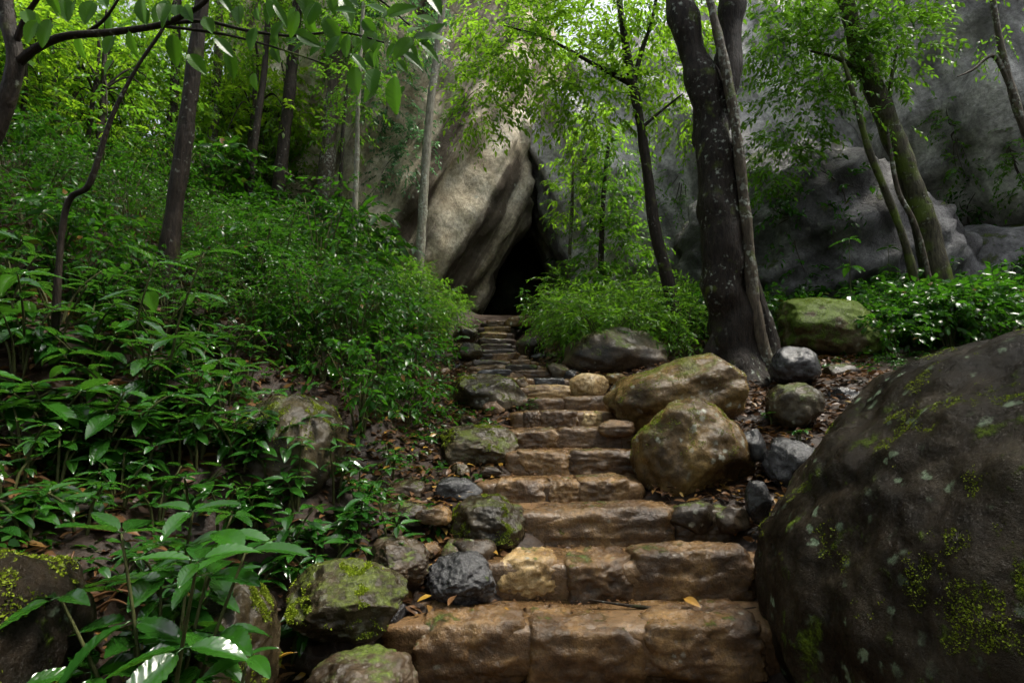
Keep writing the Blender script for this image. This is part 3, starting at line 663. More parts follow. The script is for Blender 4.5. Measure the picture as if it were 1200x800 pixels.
# fern-like bushes beside the upper stairs
fern = [shrub_proto("bush", 60 + i, .9, .6, .10, M['leaf_tree'], "feathery green bush beside the upper stairs in front of the cleft", "bushes beside the upper stairs", dens=170, nleaf=12, wid=.28, tl=.42, cat="bush") for i in range(2)]
fp = [on(x + rb.uniform(-.2, .2), y + rb.uniform(-.2, .2)) for (x, y) in ((.95, 11.3), (1.0, 10.4), (1.0, 9.4), (1.5, 10.0), (1.6, 11.2), (2.1, 9.4), (2.2, 10.5), (2.8, 9.8), (2.9, 11.0), (1.2, 12.2), (2.0, 12.2), (3.4, 10.2), (1.4, 8.3), (1.0, 8.8), (2.7, 8.6), (3.5, 8.9))]
scatter(fern, fp, rb, .75, 1.15)
fl = [on(x, y) for (x, y) in ((-1.3, 11.2), (-1.5, 12.2), (-1.9, 11.5), (-2.4, 12.2), (-1.6, 10.2), (-2.3, 10.6), (-3.2, 12.4), (-3.8, 12.0), (-3.0, 11.0))]
scatter(fern, fl, rb, .7, 1.1, "feathery green bush at the foot of the streaked cliff", "bushes at the foot of the streaked cliff")
# thicket on the far side
thick = [shrub_proto("shrub", 80 + i, .65, .6, .11, M['leaf_shrub'], "leafy low shrub in the thicket below the grey rock dome", "shrubs of the thicket below the rock dome", dens=120, nleaf=8, wid=.5, tl=.3) for i in range(3)]
tp = []
while len(tp) < 70:
    x, y = rb.uniform(3.0, 11.5), rb.uniform(7.2, 11.5)
    if x < 4.6 and y < 8.5: continue
    if y > 9.8 and x > 4.5 and x < 9 and y > 10.6: continue
    tp.append(on(x, y))
scatter(thick, tp, rb, .7, 1.2)
drop(bank + fern + thick)

# ------------------------------------------------------------------ large-leaved plants, every leaf its own part
def big_leaf_mesh(seed, wid=.40, curl=.35, mat=None):
    r = np.random.default_rng(seed); nx, ny = 22, 9
    t = np.linspace(0, 1, nx); prof = np.sin(np.pi * np.clip(t, 0, 1) ** .85) ** .75 * (1 - .25 * t); prof[-1] = 0; prof /= prof.max()
    v = np.linspace(-1, 1, ny)
    T_, V_ = np.meshgrid(t, v, indexing='ij')
    serr = 1 + .05 * np.where(np.arange(nx) % 2 == 0, 1, -1)[:, None] * (np.abs(V_) > .99)
    y = V_ * prof[:, None] * .5 * wid * serr
    fold = .16 * np.abs(V_) * prof[:, None] * wid
    veins = .010 * np.sin((T_ - .28 * np.abs(V_)) * 2 * np.pi * 8) * np.minimum(1, np.abs(V_) * 3) * prof[:, None]
    z = fold + veins - curl * T_ ** 2 * .55 + .06 * np.sin(T_ * 5 + r.uniform(0, 6)) * V_ * wid * .6
    x = T_ * (1 - .12 * curl)
    V = np.stack([x, y, z], -1).reshape(-1, 3); V += r.normal(size=V.shape) * .0012
    V[:, 0] += .10
    P, PT = tube([(0, 0, 0), (.06, 0, .008), (.11, 0, 0)], [.010, .008, .007], 5, 3)
    T = grid_tris(nx, ny)
    return mesh_tri("leaf", np.concatenate([V, P]), np.concatenate([T, PT + len(V)]), mat or M['leaf_big'], True)
BL = [big_leaf_mesh(s, w, c) for s, w, c in ((1, .40, .3), (2, .44, .45), (3, .36, .2), (4, .42, .6))]
BLH = [big_leaf_mesh(s, w, c, M['leaf_hang']) for s, w, c in ((11, .52, .15), (12, .46, .3), (13, .56, .2))]
def place_leaf(parent, meshes, r, p, d, n, ln, name="leaf"):
    d = Vector(d).normalized(); n = Vector(n); n = (n - d * n.dot(d)).normalized(); s = n.cross(d)
    o = add(name, meshes[r.integers(0, len(meshes))], parent)
    m = Matrix((d, s, n)).transposed().to_4x4(); m.translation = Vector(p)
    o.matrix_local = m @ Matrix.Diagonal((ln, ln, ln, 1))
    return o
def big_plant(base, label, seed, h=.5, stems=3, whorls=3, per=3, ln=.2, spread=.35, group=None, lean=(0, 0), meshes=None, name="leafy_plant", up=.15, cat="plant"):
    r = np.random.default_rng(seed); meshes = meshes or BL
    root = thing(name, base, label, cat, group)
    for k in range(stems):
        a = r.uniform(0, 6.28) if stems > 1 else 0; rr = spread * (r.uniform(.4, 1) if stems > 1 else .1); hh = h * r.uniform(.6, 1.05)
        P = [np.array([.02 * math.cos(a), .02 * math.sin(a), -.08]), np.array([math.cos(a) * rr * .4 + lean[0] * .4, math.sin(a) * rr * .4 + lean[1] * .4, hh * .55]), np.array([math.cos(a) * rr + lean[0], math.sin(a) * rr + lean[1], hh])]
        V, T = tube(P, [.009, .007, .004], 6, 6); add("stem", mesh_tri("stem", V, T, M['stem'], True), root)
        for w in range(whorls):
            f = 1 - .28 * w if whorls > 1 else 1
            q = P[1] + (P[2] - P[1]) * (f * 2 - 1) if f > .5 else P[0] + (P[1] - P[0]) * (f * 2)
            a0 = r.uniform(0, 6.28) + w * 1.57
            for j in range(per):
                b = a0 + j * 2 * math.pi / per + r.uniform(-.3, .3)
                e = up + r.uniform(-.35, .3) - .25 * w
                d = (math.cos(b) * math.cos(e), math.sin(b) * math.cos(e), math.sin(e))
                place_leaf(root, meshes, r, q, d, (r.uniform(-.25, .25), r.uniform(-.35, .1), 1), ln * r.uniform(.65, 1.15) * (.8 if w == 0 and j % 2 else 1))
    return root

PL = [((-1.10, 1.9), "large glossy serrated-leaf plant leaning over the mossy rock", dict(h=1.12, stems=10, whorls=4, per=4, ln=.22, spread=.42)),
      ((-1.32, 2.3), "glossy large-leaved plant above the rough brown boulder", dict(h=1.0, stems=6, whorls=4, per=4, ln=.19, spread=.25)),
      ((-.86, 1.72), "drooping glossy plant in front of the mossy rock", dict(h=.8, stems=7, whorls=4, per=4, ln=.16, spread=.24)),
      ((110, 560), "broad-leaved plant on the dark slope above the dry stalks", dict(h=.45, stems=4, whorls=3, per=3, ln=.25, spread=.35)),
      ((60, 520), "broad-leaved plant on the slope with leaves fanned out flat", dict(h=.45, stems=3, whorls=2, per=4, ln=.26, spread=.3)),
      ((30, 640), "small four-leaved plant above the rough brown boulder", dict(h=.22, stems=1, whorls=1, per=4, ln=.15)),
      ((235, 540), "upright shiny plant below the slender trunk", dict(h=.55, stems=3, whorls=3, per=3, ln=.19, spread=.25)),
      ((280, 560), "shiny plant beside the bank boulder with hanging leaves", dict(h=.5, stems=2, whorls=3, per=3, ln=.17, spread=.2)),
      ((30, 430), "long-leaved plant high on the dark slope", dict(h=.55, stems=3, whorls=3, per=3, ln=.28, spread=.4)),
      ((170, 470), "leafy plant on the dark slope below the slender trunk's base", dict(h=.45, stems=4, whorls=3, per=3, ln=.2, spread=.35)),
      ((380, 790), "tiny bright seedling with five leaves between two stones", dict(h=.10, stems=1, whorls=1, per=5, ln=.085)),
      ((345, 610), "bright young plant in front of the bank boulder", dict(h=.35, stems=3, whorls=2, per=4, ln=.13, spread=.2)),
      ((395, 650), "bright young plant above the grey flat-topped mossy boulder", dict(h=.28, stems=3, whorls=2, per=4, ln=.12, spread=.2)),
      ((420, 600), "leafy young plant beside the small grey flat stone", dict(h=.35, stems=4, whorls=2, per=4, ln=.12, spread=.22)),
      ((300, 640), "leafy young plant under the bank boulder", dict(h=.3, stems=3, whorls=2, per=4, ln=.14, spread=.2)),
      ((460, 560), "young plant at the shrub edge above the small stones", dict(h=.3, stems=3, whorls=2, per=4, ln=.11, spread=.2)),
      ((360, 560), "young plant leaning against the bank boulder", dict(h=.4, stems=3, whorls=3, per=4, ln=.13, spread=.2)),
      ((610, 490), "small leafy sprig hanging over the long low mossy boulder", dict(h=.2, stems=4, whorls=2, per=4, ln=.09, spread=.2)),
      ((905, 500), "small green sprig beside the mossy angular stone", dict(h=.12, stems=2, whorls=1, per=4, ln=.10, spread=.1)),
      ((935, 515), "small green sprig in the litter under the mossy angular stone", dict(h=.1, stems=2, whorls=1, per=4, ln=.10, spread=.1)),
      ]
for i, ((px, py), lb, kw) in enumerate(PL):
    big_plant(tuple(gp(px, py) if py > 10 else on(px, py)), lb, 1000 + i, **kw)
# tall sapling with a few large shining leaves on the slope
big_plant(tuple(gp(185, 480)), "tall thin sapling with a few large shining leaves on the dark slope", 1101, h=1.05, stems=1, whorls=4, per=3, ln=.24, lean=(.2, 0), name="sapling", cat="sapling")
big_plant(tuple(gp(150, 430)), "second thin sapling with drooping shining leaves higher on the dark slope", 1102, h=.9, stems=1, whorls=3, per=3, ln=.26, lean=(.1, 0), name="sapling", cat="sapling")
rs = np.random.default_rng(55)
for g in scatter_px([(0, 330), (260, 380), (300, 470), (200, 560), (0, 560)], 44, rs, .2, 9):
    big_plant(tuple(g), "leafy seedling on the dark littered slope", int(rs.integers(1e6)), h=rs.uniform(.25, .5), stems=3, whorls=2, per=3, ln=rs.uniform(.13, .22), spread=.25, group="seedlings on the dark littered slope")
for g in scatter_px([(0, 540), (240, 520), (420, 590), (400, 650), (320, 690), (120, 650), (0, 650)], 26, rs, .13, 9):
    big_plant(tuple(g), "leafy seedling at the foot of the dark slope above the edging stones", int(rs.integers(1e6)), h=rs.uniform(.18, .34), stems=3, whorls=2, per=4, ln=rs.uniform(.09, .15), spread=.2, group="seedlings at the foot of the dark slope")
for k in range(26):
    x_, y_ = rs.uniform(-1.75, -.72), rs.uniform(2.35, 3.9)
    if path_x(y_) - x_ < 1.5: continue
    big_plant(tuple(on(x_, y_)), "leafy seedling at the foot of the dark slope above the edging stones", int(rs.integers(1e6)), h=rs.uniform(.2, .4), stems=3, whorls=2, per=4, ln=rs.uniform(.09, .16), spread=.2, group="seedlings at the foot of the dark slope")
for k in range(16):
    g = bankpts[int(rs.integers(0, len(bankpts)))]
    big_plant(tuple(on(g[0] + rs.uniform(-.3, .3), g[1] + rs.uniform(-.3, .3))), "large-leaved young plant rising out of the shrub bank", int(rs.integers(1e6)), h=rs.uniform(.8, 1.4), stems=3, whorls=4, per=3, ln=rs.uniform(.16, .26), spread=.3, group="large-leaved plants rising out of the shrub bank")
# slim saplings on the far side
for (px, py, h, lb) in ((1000, 405, 1.9, "slim sapling with a leafy top in front of the grey rock dome"), (1045, 380, 1.3, "short slim sapling in the thicket beside the leaning mossy trunk"), (612, 372, 1.0, "small umbrella-topped sapling at the mouth of the cleft")):
    g = gp(px, py)
    big_plant(tuple(g), lb, int(px), h=h, stems=1, whorls=3, per=5, ln=.24, name="sapling", cat="sapling", up=.1)

# ------------------------------------------------------------------ trees
def tree(name, label, trunk, rads, mat, clusters, leafm, seed, dens=60, llen=.10, tl=.4, nleaf=9, limbs=(), sides=12, group=None, wid=.42, tmpl=LT8, flare=True, droop=.35, jit=.35, noise=.18, cat="tree", flat=.6):
    r = np.random.default_rng(seed)
    base = np.array(trunk[0], float)
    root = thing(name, tuple(base), label, cat, group)
    tr = [np.array(p, float) - base for p in trunk]
    tr[0] = tr[0] - np.array([0, 0, .25])
    V, T = tube(tr, rads, sides, 10, noise, seed)
    add("trunk", mesh_tri("trunk", V, T, mat, True), root)
    for lb in limbs:
        pts, rr = lb[0], lb[1]
        V, T = tube([np.array(p, float) - base for p in pts], rr, 8, 8, noise, seed + 1)
        add("limb", mesh_tri("limb", V, T, lb[2] if len(lb) > 2 else mat, True), root)
    if clusters:
        V, T, mi = crown_geo(r, [(np.array(c, float) - base, rad) for c, rad in clusters], dens, llen, tl, nleaf, droop, wid, tmpl, flat, jit)
        add("crown", mesh_tri("crown", V, T, [leafm, M['twig']], False, mi), root, kind="stuff")
    return root
def pxpath(pts, Y0, Y1=None):
    n = len(pts); Y1 = Y0 if Y1 is None else Y1
    return [at(p[0], p[1], Y0 + (Y1 - Y0) * i / max(1, n - 1)) for i, p in enumerate(pts)]
def cl(px, py, Y, rpx, rpy, ry):
    return (at(px, py, Y), (rpx / F * Y, ry, rpy / F * Y))
def up_from(pt, dz, dx=0, dy=0): return pt + np.array([dx, dy, dz])

# main forked tree
Ym = 6.6
b0 = gp(870, 440); Ym = b0[1]
tp_ = pxpath([(868, 446), (862, 400), (848, 320), (840, 220), (832, 130), (812, 60), (796, 0)], Ym, Ym) + [at(780, -110, Ym), at(770, -260, Ym)]
tree("forked_tree", "large dark forked tree with pale lichen spots behind the slanted boulder", tp_, [.42, .31, .265, .245, .23, .19, .175, .16, .13], M['bark_main'],
     [cl(740, -260, Ym, 260, 120, 1.8), cl(960, -300, Ym, 220, 110, 1.8), cl(840, -330, Ym + 1, 260, 130, 2.0)], M['leaf_tree'], 201, dens=40, llen=.12, sides=20, noise=.28,
     limbs=[(([at(840, 150, Ym), at(852, 80, Ym), at(858, 0, Ym), at(862, -110, Ym), at(880, -240, Ym)]), [.17, .18, .18, .15, .1]),
            (([at(905, 452, Ym - .1), at(888, 380, Ym - .2), at(878, 300, Ym - .2), at(866, 180, Ym - .22), at(850, 80, Ym - .24), at(832, 0, Ym - .2), at(815, -100, Ym - .2)]), [.13, .085, .075, .065, .06, .055, .05], M['bark_mid']),
            (([at(915, 462, Ym - .05), at(900, 400, Ym), at(880, 330, Ym), at(858, 270, Ym)]), [.2, .14, .1, .06]),
            (([at(822, 452, Ym + .1), at(838, 410, Ym), at(848, 360, Ym)]), [.16, .13, .06])])
# slim leaning tree behind it
Yb = 9.2
tree("slim_tree", "slim dark curved tree behind the wet-topped round boulder, branching high up", pxpath([(797, 400), (785, 340), (768, 270), (757, 190), (748, 130), (738, 80), (728, 20), (720, -60)], Yb), [.14, .11, .095, .085, .08, .07, .06, .05], M['bark_dark'],
     [cl(640, 60, Yb, 75, 70, .9), cl(700, 110, Yb, 60, 45, .8), cl(590, 30, Yb, 65, 50, .9), cl(770, 40, Yb + .5, 70, 60, .9), cl(720, -20, Yb, 100, 60, 1.2), cl(570, 110, Yb, 40, 60, .6), cl(800, 110, Yb + .6, 45, 60, .8)], M['leaf_bright'], 211, dens=230, llen=.12, tl=.5, wid=.46,
     limbs=[(([at(742, 100, Yb), at(720, 88, Yb), at(690, 72, Yb), at(640, 45, Yb), at(590, 30, Yb - .2)]), [.05, .045, .035, .025, .012]),
            (([at(742, 98, Yb), at(752, 60, Yb), at(765, 20, Yb), at(775, -40, Yb)]), [.05, .04, .03, .02]),
            (([at(752, 150, Yb), at(775, 130, Yb), at(800, 110, Yb)]), [.03, .02, .01])])
# leaning mossy trunk with crown
Yc = 9.6
tree("leaning_tree", "thick mossy tree leaning over the grey rock dome", pxpath([(1100, 330), (1085, 270), (1062, 200), (1035, 130), (1008, 60), (985, -20)], Yc), [.24, .2, .18, .17, .15, .12], M['bark_moss'],
     [cl(960, 60, Yc, 75, 55, 1.0), cl(1010, 30, Yc, 80, 50, 1.0), cl(930, 130, Yc, 50, 50, .8), cl(1050, 60, Yc - .3, 45, 45, .7), cl(900, 20, Yc, 50, 60, .9), cl(990, -60, Yc, 130, 60, 1.4), cl(910, 190, Yc, 40, 40, .6)], M['leaf_tree'], 221, dens=200, llen=.13, tl=.45,
     limbs=[(([at(1020, 95, Yc), at(985, 70, Yc), at(950, 60, Yc)]), [.06, .04, .015]), (([at(1040, 140, Yc), at(1045, 90, Yc), at(1052, 55, Yc)]), [.05, .035, .015])])
tree("slender_tree", "slender mossy stem leaning in front of the thick mossy trunk", pxpath([(1080, 350), (1062, 290), (1040, 230), (1018, 175), (1000, 110), (985, 60)], Yc - .8), [.07, .06, .055, .05, .04, .02], M['bark_moss'], [cl(985, 110, Yc - .8, 40, 30, .5)], M['leaf_tree'], 223, dens=60, sides=8)
tree("slender_tree", "thin bowed stem between the mossy trunk and the rock ledge", pxpath([(1092, 330), (1075, 270), (1053, 225), (1044, 180), (1040, 150)], Yc - .4), [.045, .04, .035, .03, .012], M['bark_mid'], [cl(1040, 140, Yc - .4, 30, 25, .4)], M['leaf_tree'], 225, dens=50, sides=8)
tree("slender_tree", "thin leaning pale stem in front of the overhanging slab", pxpath([(1236, 330), (1215, 200), (1190, 120), (1172, 50), (1160, -20)], 9.0), [.08, .07, .06, .05, .04], M['bark_mid'], [cl(1160, 20, 9.0, 60, 45, .7), cl(1130, -20, 9, 60, 40, .7)], M['leaf_tree'], 227, dens=45, sides=8,
     limbs=[(([at(1185, 105, 9.0), at(1165, 66, 9), at(1140, 82, 9), at(1122, 90, 9)]), [.04, .03, .022, .01])])
# climbing shrub tree right of the cleft
Yd = 12.3
tree("vine_clad_sapling", "bright leafy sapling climbing the rock beside the cleft", [on(1.9, Yd), at(705, 280, Yd), at(708, 220, Yd), at(715, 150, Yd)], [.07, .06, .05, .03], M['bark_dark'],
     [cl(705, 290, Yd, 36, 42, .6), cl(715, 230, Yd, 36, 42, .6), cl(722, 175, Yd, 30, 36, .5), cl(690, 330, Yd, 40, 30, .6), cl(750, 300, Yd, 28, 50, .5)], M['leaf_tree'], 231, dens=220, llen=.13, tl=.4)
tree("vine_clad_sapling", "yellow-green sapling in front of the pale rock above the bushes", [on(1.2, Yd + .4), at(670, 250, Yd + .4), at(672, 190, Yd + .4)], [.05, .04, .02], M['bark_mid'],
     [cl(675, 200, Yd + .4, 30, 26, .5), cl(668, 240, Yd + .4, 26, 26, .5), cl(700, 150, Yd + .4, 34, 26, .5)], M['leaf_bright'], 233, dens=200, llen=.13, tl=.4)
# trees of the left slope: (base px, path, Y, radius, material, label, clusters)
gslope = "slender trunks on the wooded slope"
def slope_tree(pts, rad, mat, label, cls, leafm, seed, Y=None, dens=140, llen=.12, limbs=(), **kw):
    g = gp(*pts[0]); Y = Y or g[1]
    p = pxpath(pts, Y); p[0] = np.array([p[0][0], Y, float(ground(p[0][0], Y))])
    return tree("slender_tree", label, p, list(np.linspace(rad, rad * .6, len(p))), mat, [cl(*([c[0], c[1], Y + c[2]] + list(c[3:]))) for c in cls], leafm, seed, dens=dens, llen=llen, limbs=limbs, **kw)
slope_tree([(190, 350), (205, 240), (218, 150), (232, 40), (246, -80), (255, -200)], .088, M['bark_dark'], "lichen-spotted straight trunk on the dark slope above the saplings", [(250, -200, 0, 260, 80, 1.8), (120, -160, .5, 150, 70, 1.5)], M['leaf_tree'], 241)
slope_tree([(320, 275), (332, 170), (344, 60), (352, -60), (360, -180)], .15, M['bark_dark'], "dark stout trunk on the slope behind the shrub bank", [(340, -120, 0, 160, 70, 1.6), (400, 0, .6, 70, 45, .9)], M['leaf_tree'], 243)
slope_tree([(288, 270), (298, 170), (310, 80), (316, -20)], .085, M['bark_dark'], "thin dark trunk beside the stout trunk", [(280, 30, 0, 60, 40, .9), (300, -40, 0, 90, 50, 1.2)], M['leaf_tree'], 245)
slope_tree([(414, 292), (418, 190), (420, 110), (424, 40), (428, -40)], .06, M['bark_pale'], "thin pale trunk in front of the streaked cliff beside the stout trunk", [(425, 110, 0, 36, 26, .6), (410, 150, 0, 26, 20, .4), (440, 30, 0, 60, 40, .9)], M['leaf_tree'], 247, Y=11.0)
slope_tree([(395, 300), (399, 220), (402, 150), (408, 90)], .05, M['bark_dark'], "very thin dark trunk near the pale thin one", [(405, 100, 0, 30, 26, .5)], M['leaf_tree'], 249, Y=11.6)
slope_tree([(490, 320), (497, 220), (505, 120), (516, 30), (526, -60), (532, -140)], .11, M['bark_pale'], "tall pale slender trunk standing before the streaked cliff", [(470, 20, .8, 60, 70, .9), (530, -60, 0, 60, 40, .8), (455, 110, 1.0, 35, 45, .6), (480, 180, 1.2, 26, 40, .5)], M['leaf_blue'], 251, Y=12.6, dens=190)
slope_tree([(245, 235), (250, 150), (256, 60), (260, -60)], .13, M['bark_mid'], "grey trunk deep among the trees of the hillside", [(230, 60, 0, 60, 50, 1.2), (270, -20, 0, 100, 60, 1.6)], M['leaf_bright'], 253, Y=13.0)
slope_tree([(198, 225), (203, 130), (207, 40), (210, -60)], .10, M['bark_dark'], "dark trunk deep among the trees of the hillside", [(190, 90, 0, 60, 50, 1.2), (150, 30, 0, 80, 50, 1.6)], M['leaf_bright'], 255, Y=11.5)
slope_tree([(378, 260), (384, 180), (392, 90), (398, 0)], .22, M['bark_mid'], "thick brown trunk half hidden behind the thin pale one", [(390, 20, 0, 60, 50, 1.2)], M['leaf_tree'], 257, Y=13.5)
slope_tree([(60, 240), (66, 150), (62, 60), (70, -40)], .10, M['bark_dark'], "dark crooked trunk among bright leaves on the hillside", [(60, 60, 0, 80, 60, 1.4), (110, 120, 0, 70, 40, 1.2), (30, 130, 0, 60, 40, 1.2)], M['leaf_bright'], 259, Y=10.0)
slope_tree([(130, 230), (134, 140), (128, 60), (136, -40)], .08, M['bark_dark'], "thin dark trunk in the bright leaves of the hillside", [(150, 60, 0, 70, 50, 1.4), (180, 150, 0, 50, 40, 1.0), (100, 180, -.5, 60, 30, 1.0)], M['leaf_bright'], 261, Y=12.0)
slope_tree([(-60, 200), (-50, 60), (-30, -60)], .14, M['bark_dark'], "dark trunk at the crest of the wooded hillside", [(0, 20, 0, 90, 70, 1.6), (-60, -60, 0, 120, 70, 1.8), (20, -100, -1, 140, 60, 1.8)], M['leaf_bright'], 263, Y=11.0)
# leafy understorey trees filling the hillside
def under_proto(seed, h, leafm, label, group, llen=.12, dens=70):
    r = np.random.default_rng(seed); cls = []; b = np.zeros(3)
    for k in range(9):
        a = r.uniform(0, 6.28); q = r.uniform(.1, .9); f = r.uniform(.3, 1.0)
        cls.append((np.array([math.cos(a) * q, math.sin(a) * q, h * f]), (.5, .5, .26)))
    tr = [b, np.array([.05, .03, h * .4]), np.array([-.06, .08, h * .8]), np.array([.02, 0, h])]
    lim = [([tr[1] + (tr[2] - tr[1]) * .4, (tr[2] + c[0]) / 2, c[0]], [.018, .012, .005]) for c in cls[:6]]
    return tree("understorey_tree", label, tr, [.05, .04, .03, .015], M['bark_dark'], cls, leafm, seed, dens=dens, llen=llen, tl=.42, nleaf=10, limbs=lim, group=group, sides=7, jit=.45)
gu = "understorey trees of the bright hillside"
up = [under_proto(401, 3.2, M['leaf_hill'], "lime-green understorey tree on the wooded hillside", "lime-green understorey trees"), under_proto(402, 2.6, M['leaf_tree'], "short dark-green understorey tree on the wooded hillside", "dark-green understorey trees", .10), under_proto(403, 3.6, M['leaf_hill'], "tall large-leaved lime-green understorey tree on the wooded hillside", "tall understorey trees", .14)]
ru = np.random.default_rng(88); up_n = 0
while up_n < 64:
    x, y = ru.uniform(-15, -2.6), ru.uniform(7.0, 17)
    if (y > 11 and x > -4.5) or x > -.42 * y or (y < 10.5 and x > -.72 * y) or (y < 12.5 and x > -.6 * y): continue
    copy_thing(up[ru.integers(0, 3)], on(x, y), ru.uniform(0, 6.28), ru.uniform(.8, 1.4)); up_n += 1
drop(up)
# bowed sapling and arching near branch
pb_ = [on(-2.9, 3.6), at(75, 255, 3.6), at(105, 215, 3.6), at(130, 140, 3.6), at(160, 80, 3.6), at(190, 35, 3.6), at(205, 0, 3.6)]
tree("bowed_sapling", "thin dark sapling bowing across the slope", pb_, [.024, .02, .017, .015, .012, .01, .007], M['bark_dark'], None, None, 271, sides=8)

# near tree with an arching branch and big hanging leaves
Ya = 2.6
ab = on(-2.75, Ya)
arch = thing("arching_tree", tuple(ab), "small dark tree whose arching branch carries big hanging leaves", "tree")
def rel(pts): return [np.array(p) - ab for p in pts]
V, T = tube(rel([ab + np.array([0, 0, -.2]), at(-60, 260, Ya), at(-5, 150, Ya), at(18, 75, Ya), at(8, 20, Ya), at(0, -60, Ya), at(-6, -160, Ya)]), [.06, .05, .042, .036, .032, .028, .02], 10, 8, .15, 3)
add("trunk", mesh_tri("trunk", V, T, M['bark_dark'], True), arch)
LB = [([(18, 78), (40, 58), (75, 43), (130, 38), (185, 30), (215, 18), (240, 2), (265, -30)], .022), ([(195, 28), (240, 25), (290, 36), (340, 42), (400, 38), (450, 50)], .010), ([(185, 30), (260, 40), (320, 55), (380, 75)], .008),
      ([(15, 60), (30, 20), (50, -10), (80, -60)], .016), ([(100, 40), (125, 20), (150, -20)], .010), ([(265, -30), (350, -40), (430, -10), (480, 30)], .010), ([(265, -30), (380, -60), (520, -50)], .010)]
ra = np.random.default_rng(91)
for pts, rad in LB:
    P3 = rel(pxpath(pts, Ya, Ya - .1))
    V, T = tube(P3, list(np.linspace(rad, rad * .4, len(P3))), 7, 6); add("branch", mesh_tri("branch", V, T, M['bark_dark'], True), arch)
for (px, py, ang, ln) in ((202, 36, -90, .17), (188, 0, -100, .16), (266, 55, -80, .15), (345, 40, -20, .14), (365, 38, 200, .15), (415, 75, -85, .16), (440, 78, -95, .15), (462, 85, -90, .19), (430, 60, -60, .14), (480, 45, 10, .22), (470, 60, -40, .15),
                          (400, 40, -120, .14), (380, 20, -60, .16), (300, 30, -100, .13), (320, 52, -70, .13), (60, 20, -110, .15), (90, 40, -80, .14), (30, 10, -60, .14), (130, 15, -100, .13), (150, 34, -80, .12), (240, 20, -60, .14),
                          (450, 20, 20, .17), (425, 5, -20, .16), (350, 10, -110, .15), (500, -10, -60, .16), (280, 5, -80, .16), (320, 0, -100, .15), (400, -5, -70, .17), (360, -15, -90, .18), (440, 35, -110, .15), (215, 5, -60, .14), (165, -5, -80, .15), (110, 0, -95, .15), (75, -5, -75, .16)):
    Yl = Ya + ra.uniform(-.35, .3); p = at(px, py, Yl) - ab; a = math.radians(ang)
    place_leaf(arch, BLH, ra, p, (math.cos(a), ra.uniform(-.35, .35), math.sin(a)), (ra.uniform(-.5, .5), -1, ra.uniform(.2, 1.0)), ln * .85)
    for q in range(2):
        a2 = a + ra.uniform(-.9, .9); p2 = p + np.array([ra.uniform(-.12, .12), ra.uniform(-.15, .25), ra.uniform(-.03, .12)])
        place_leaf(arch, BLH, ra, p2, (math.cos(a2), ra.uniform(-.4, .4), math.sin(a2)), (ra.uniform(-.6, .6), -1, ra.uniform(.2, 1.2)), ln * ra.uniform(.5, .8))

# wide canopy trees; the first four are unseen, added to shade the foreground
def canopy_tree(x, y, h, rad, crown, label, seed, leafm, dens=22):
    b = on(x, y); r = np.random.default_rng(seed)
    cls = []
    for k in range(9):
        a = r.uniform(0, 6.28); q = crown * r.uniform(.15, .8)
        cls.append((b + np.array([math.cos(a) * q, math.sin(a) * q, h + r.uniform(-.14, .12) * h]), (crown * .42, crown * .42, crown * .22)))
    tr = [b, b + np.array([.1, .05, h * .4]), b + np.array([.2, -.1, h * .75]), b + np.array([.1, 0, h])]
    lim = [([tr[2], (tr[2] + c[0]) / 2 + np.array([0, 0, -.3]), c[0]], [rad * .5, rad * .35, rad * .1]) for c in cls[:6]]
    return tree("tall_tree", label, tr, [rad * 1.3, rad, rad * .8, rad * .5], M['bark_dark'], cls, leafm, seed, dens=dens, llen=.2, tl=.7, nleaf=10, limbs=lim, tmpl=LT4)
canopy_tree(-6.2, 1.2, 6.5, .2, 4.0, "unseen tall tree added on the slope to shade the large-leaved plants", 281, M['leaf_tree'], 30)
canopy_tree(5.6, 1.0, 7.0, .24, 4.0, "tall tree beyond the huge boulder", 285, M['leaf_tree'], 62)
canopy_tree(-2.6, -3.2, 6.6, .24, 4.6, "unseen tall tree added at the foot of the path to shade the lowest steps", 297, M['leaf_tree'], 36)
canopy_tree(3.6, -3.8, 7.2, .24, 4.6, "tall tree opposite the huge boulder's lower end", 299, M['leaf_tree'], 36)
canopy_tree(-14.0, 17.0, 8.0, .25, 5.5, "tall tree far up the crest of the hillside", 305, M['leaf_hill'], 40)
canopy_tree(-11.0, 24.0, 9.0, .25, 5.5, "tall tree on the crest beside the streaked cliff", 307, M['leaf_hill'], 40)
canopy_tree(2.0, 36, 14.0, .3, 6.0, "tall tree on top of the rocks above the cleft", 291, M['leaf_bright'])
canopy_tree(-6.0, 34, 14.0, .3, 6.0, "tall tree on top of the streaked cliff", 293, M['leaf_bright'])
canopy_tree(13.0, 35, 14.0, .3, 6.0, "tall tree on top of the broad grey rock", 295, M['leaf_tree'])

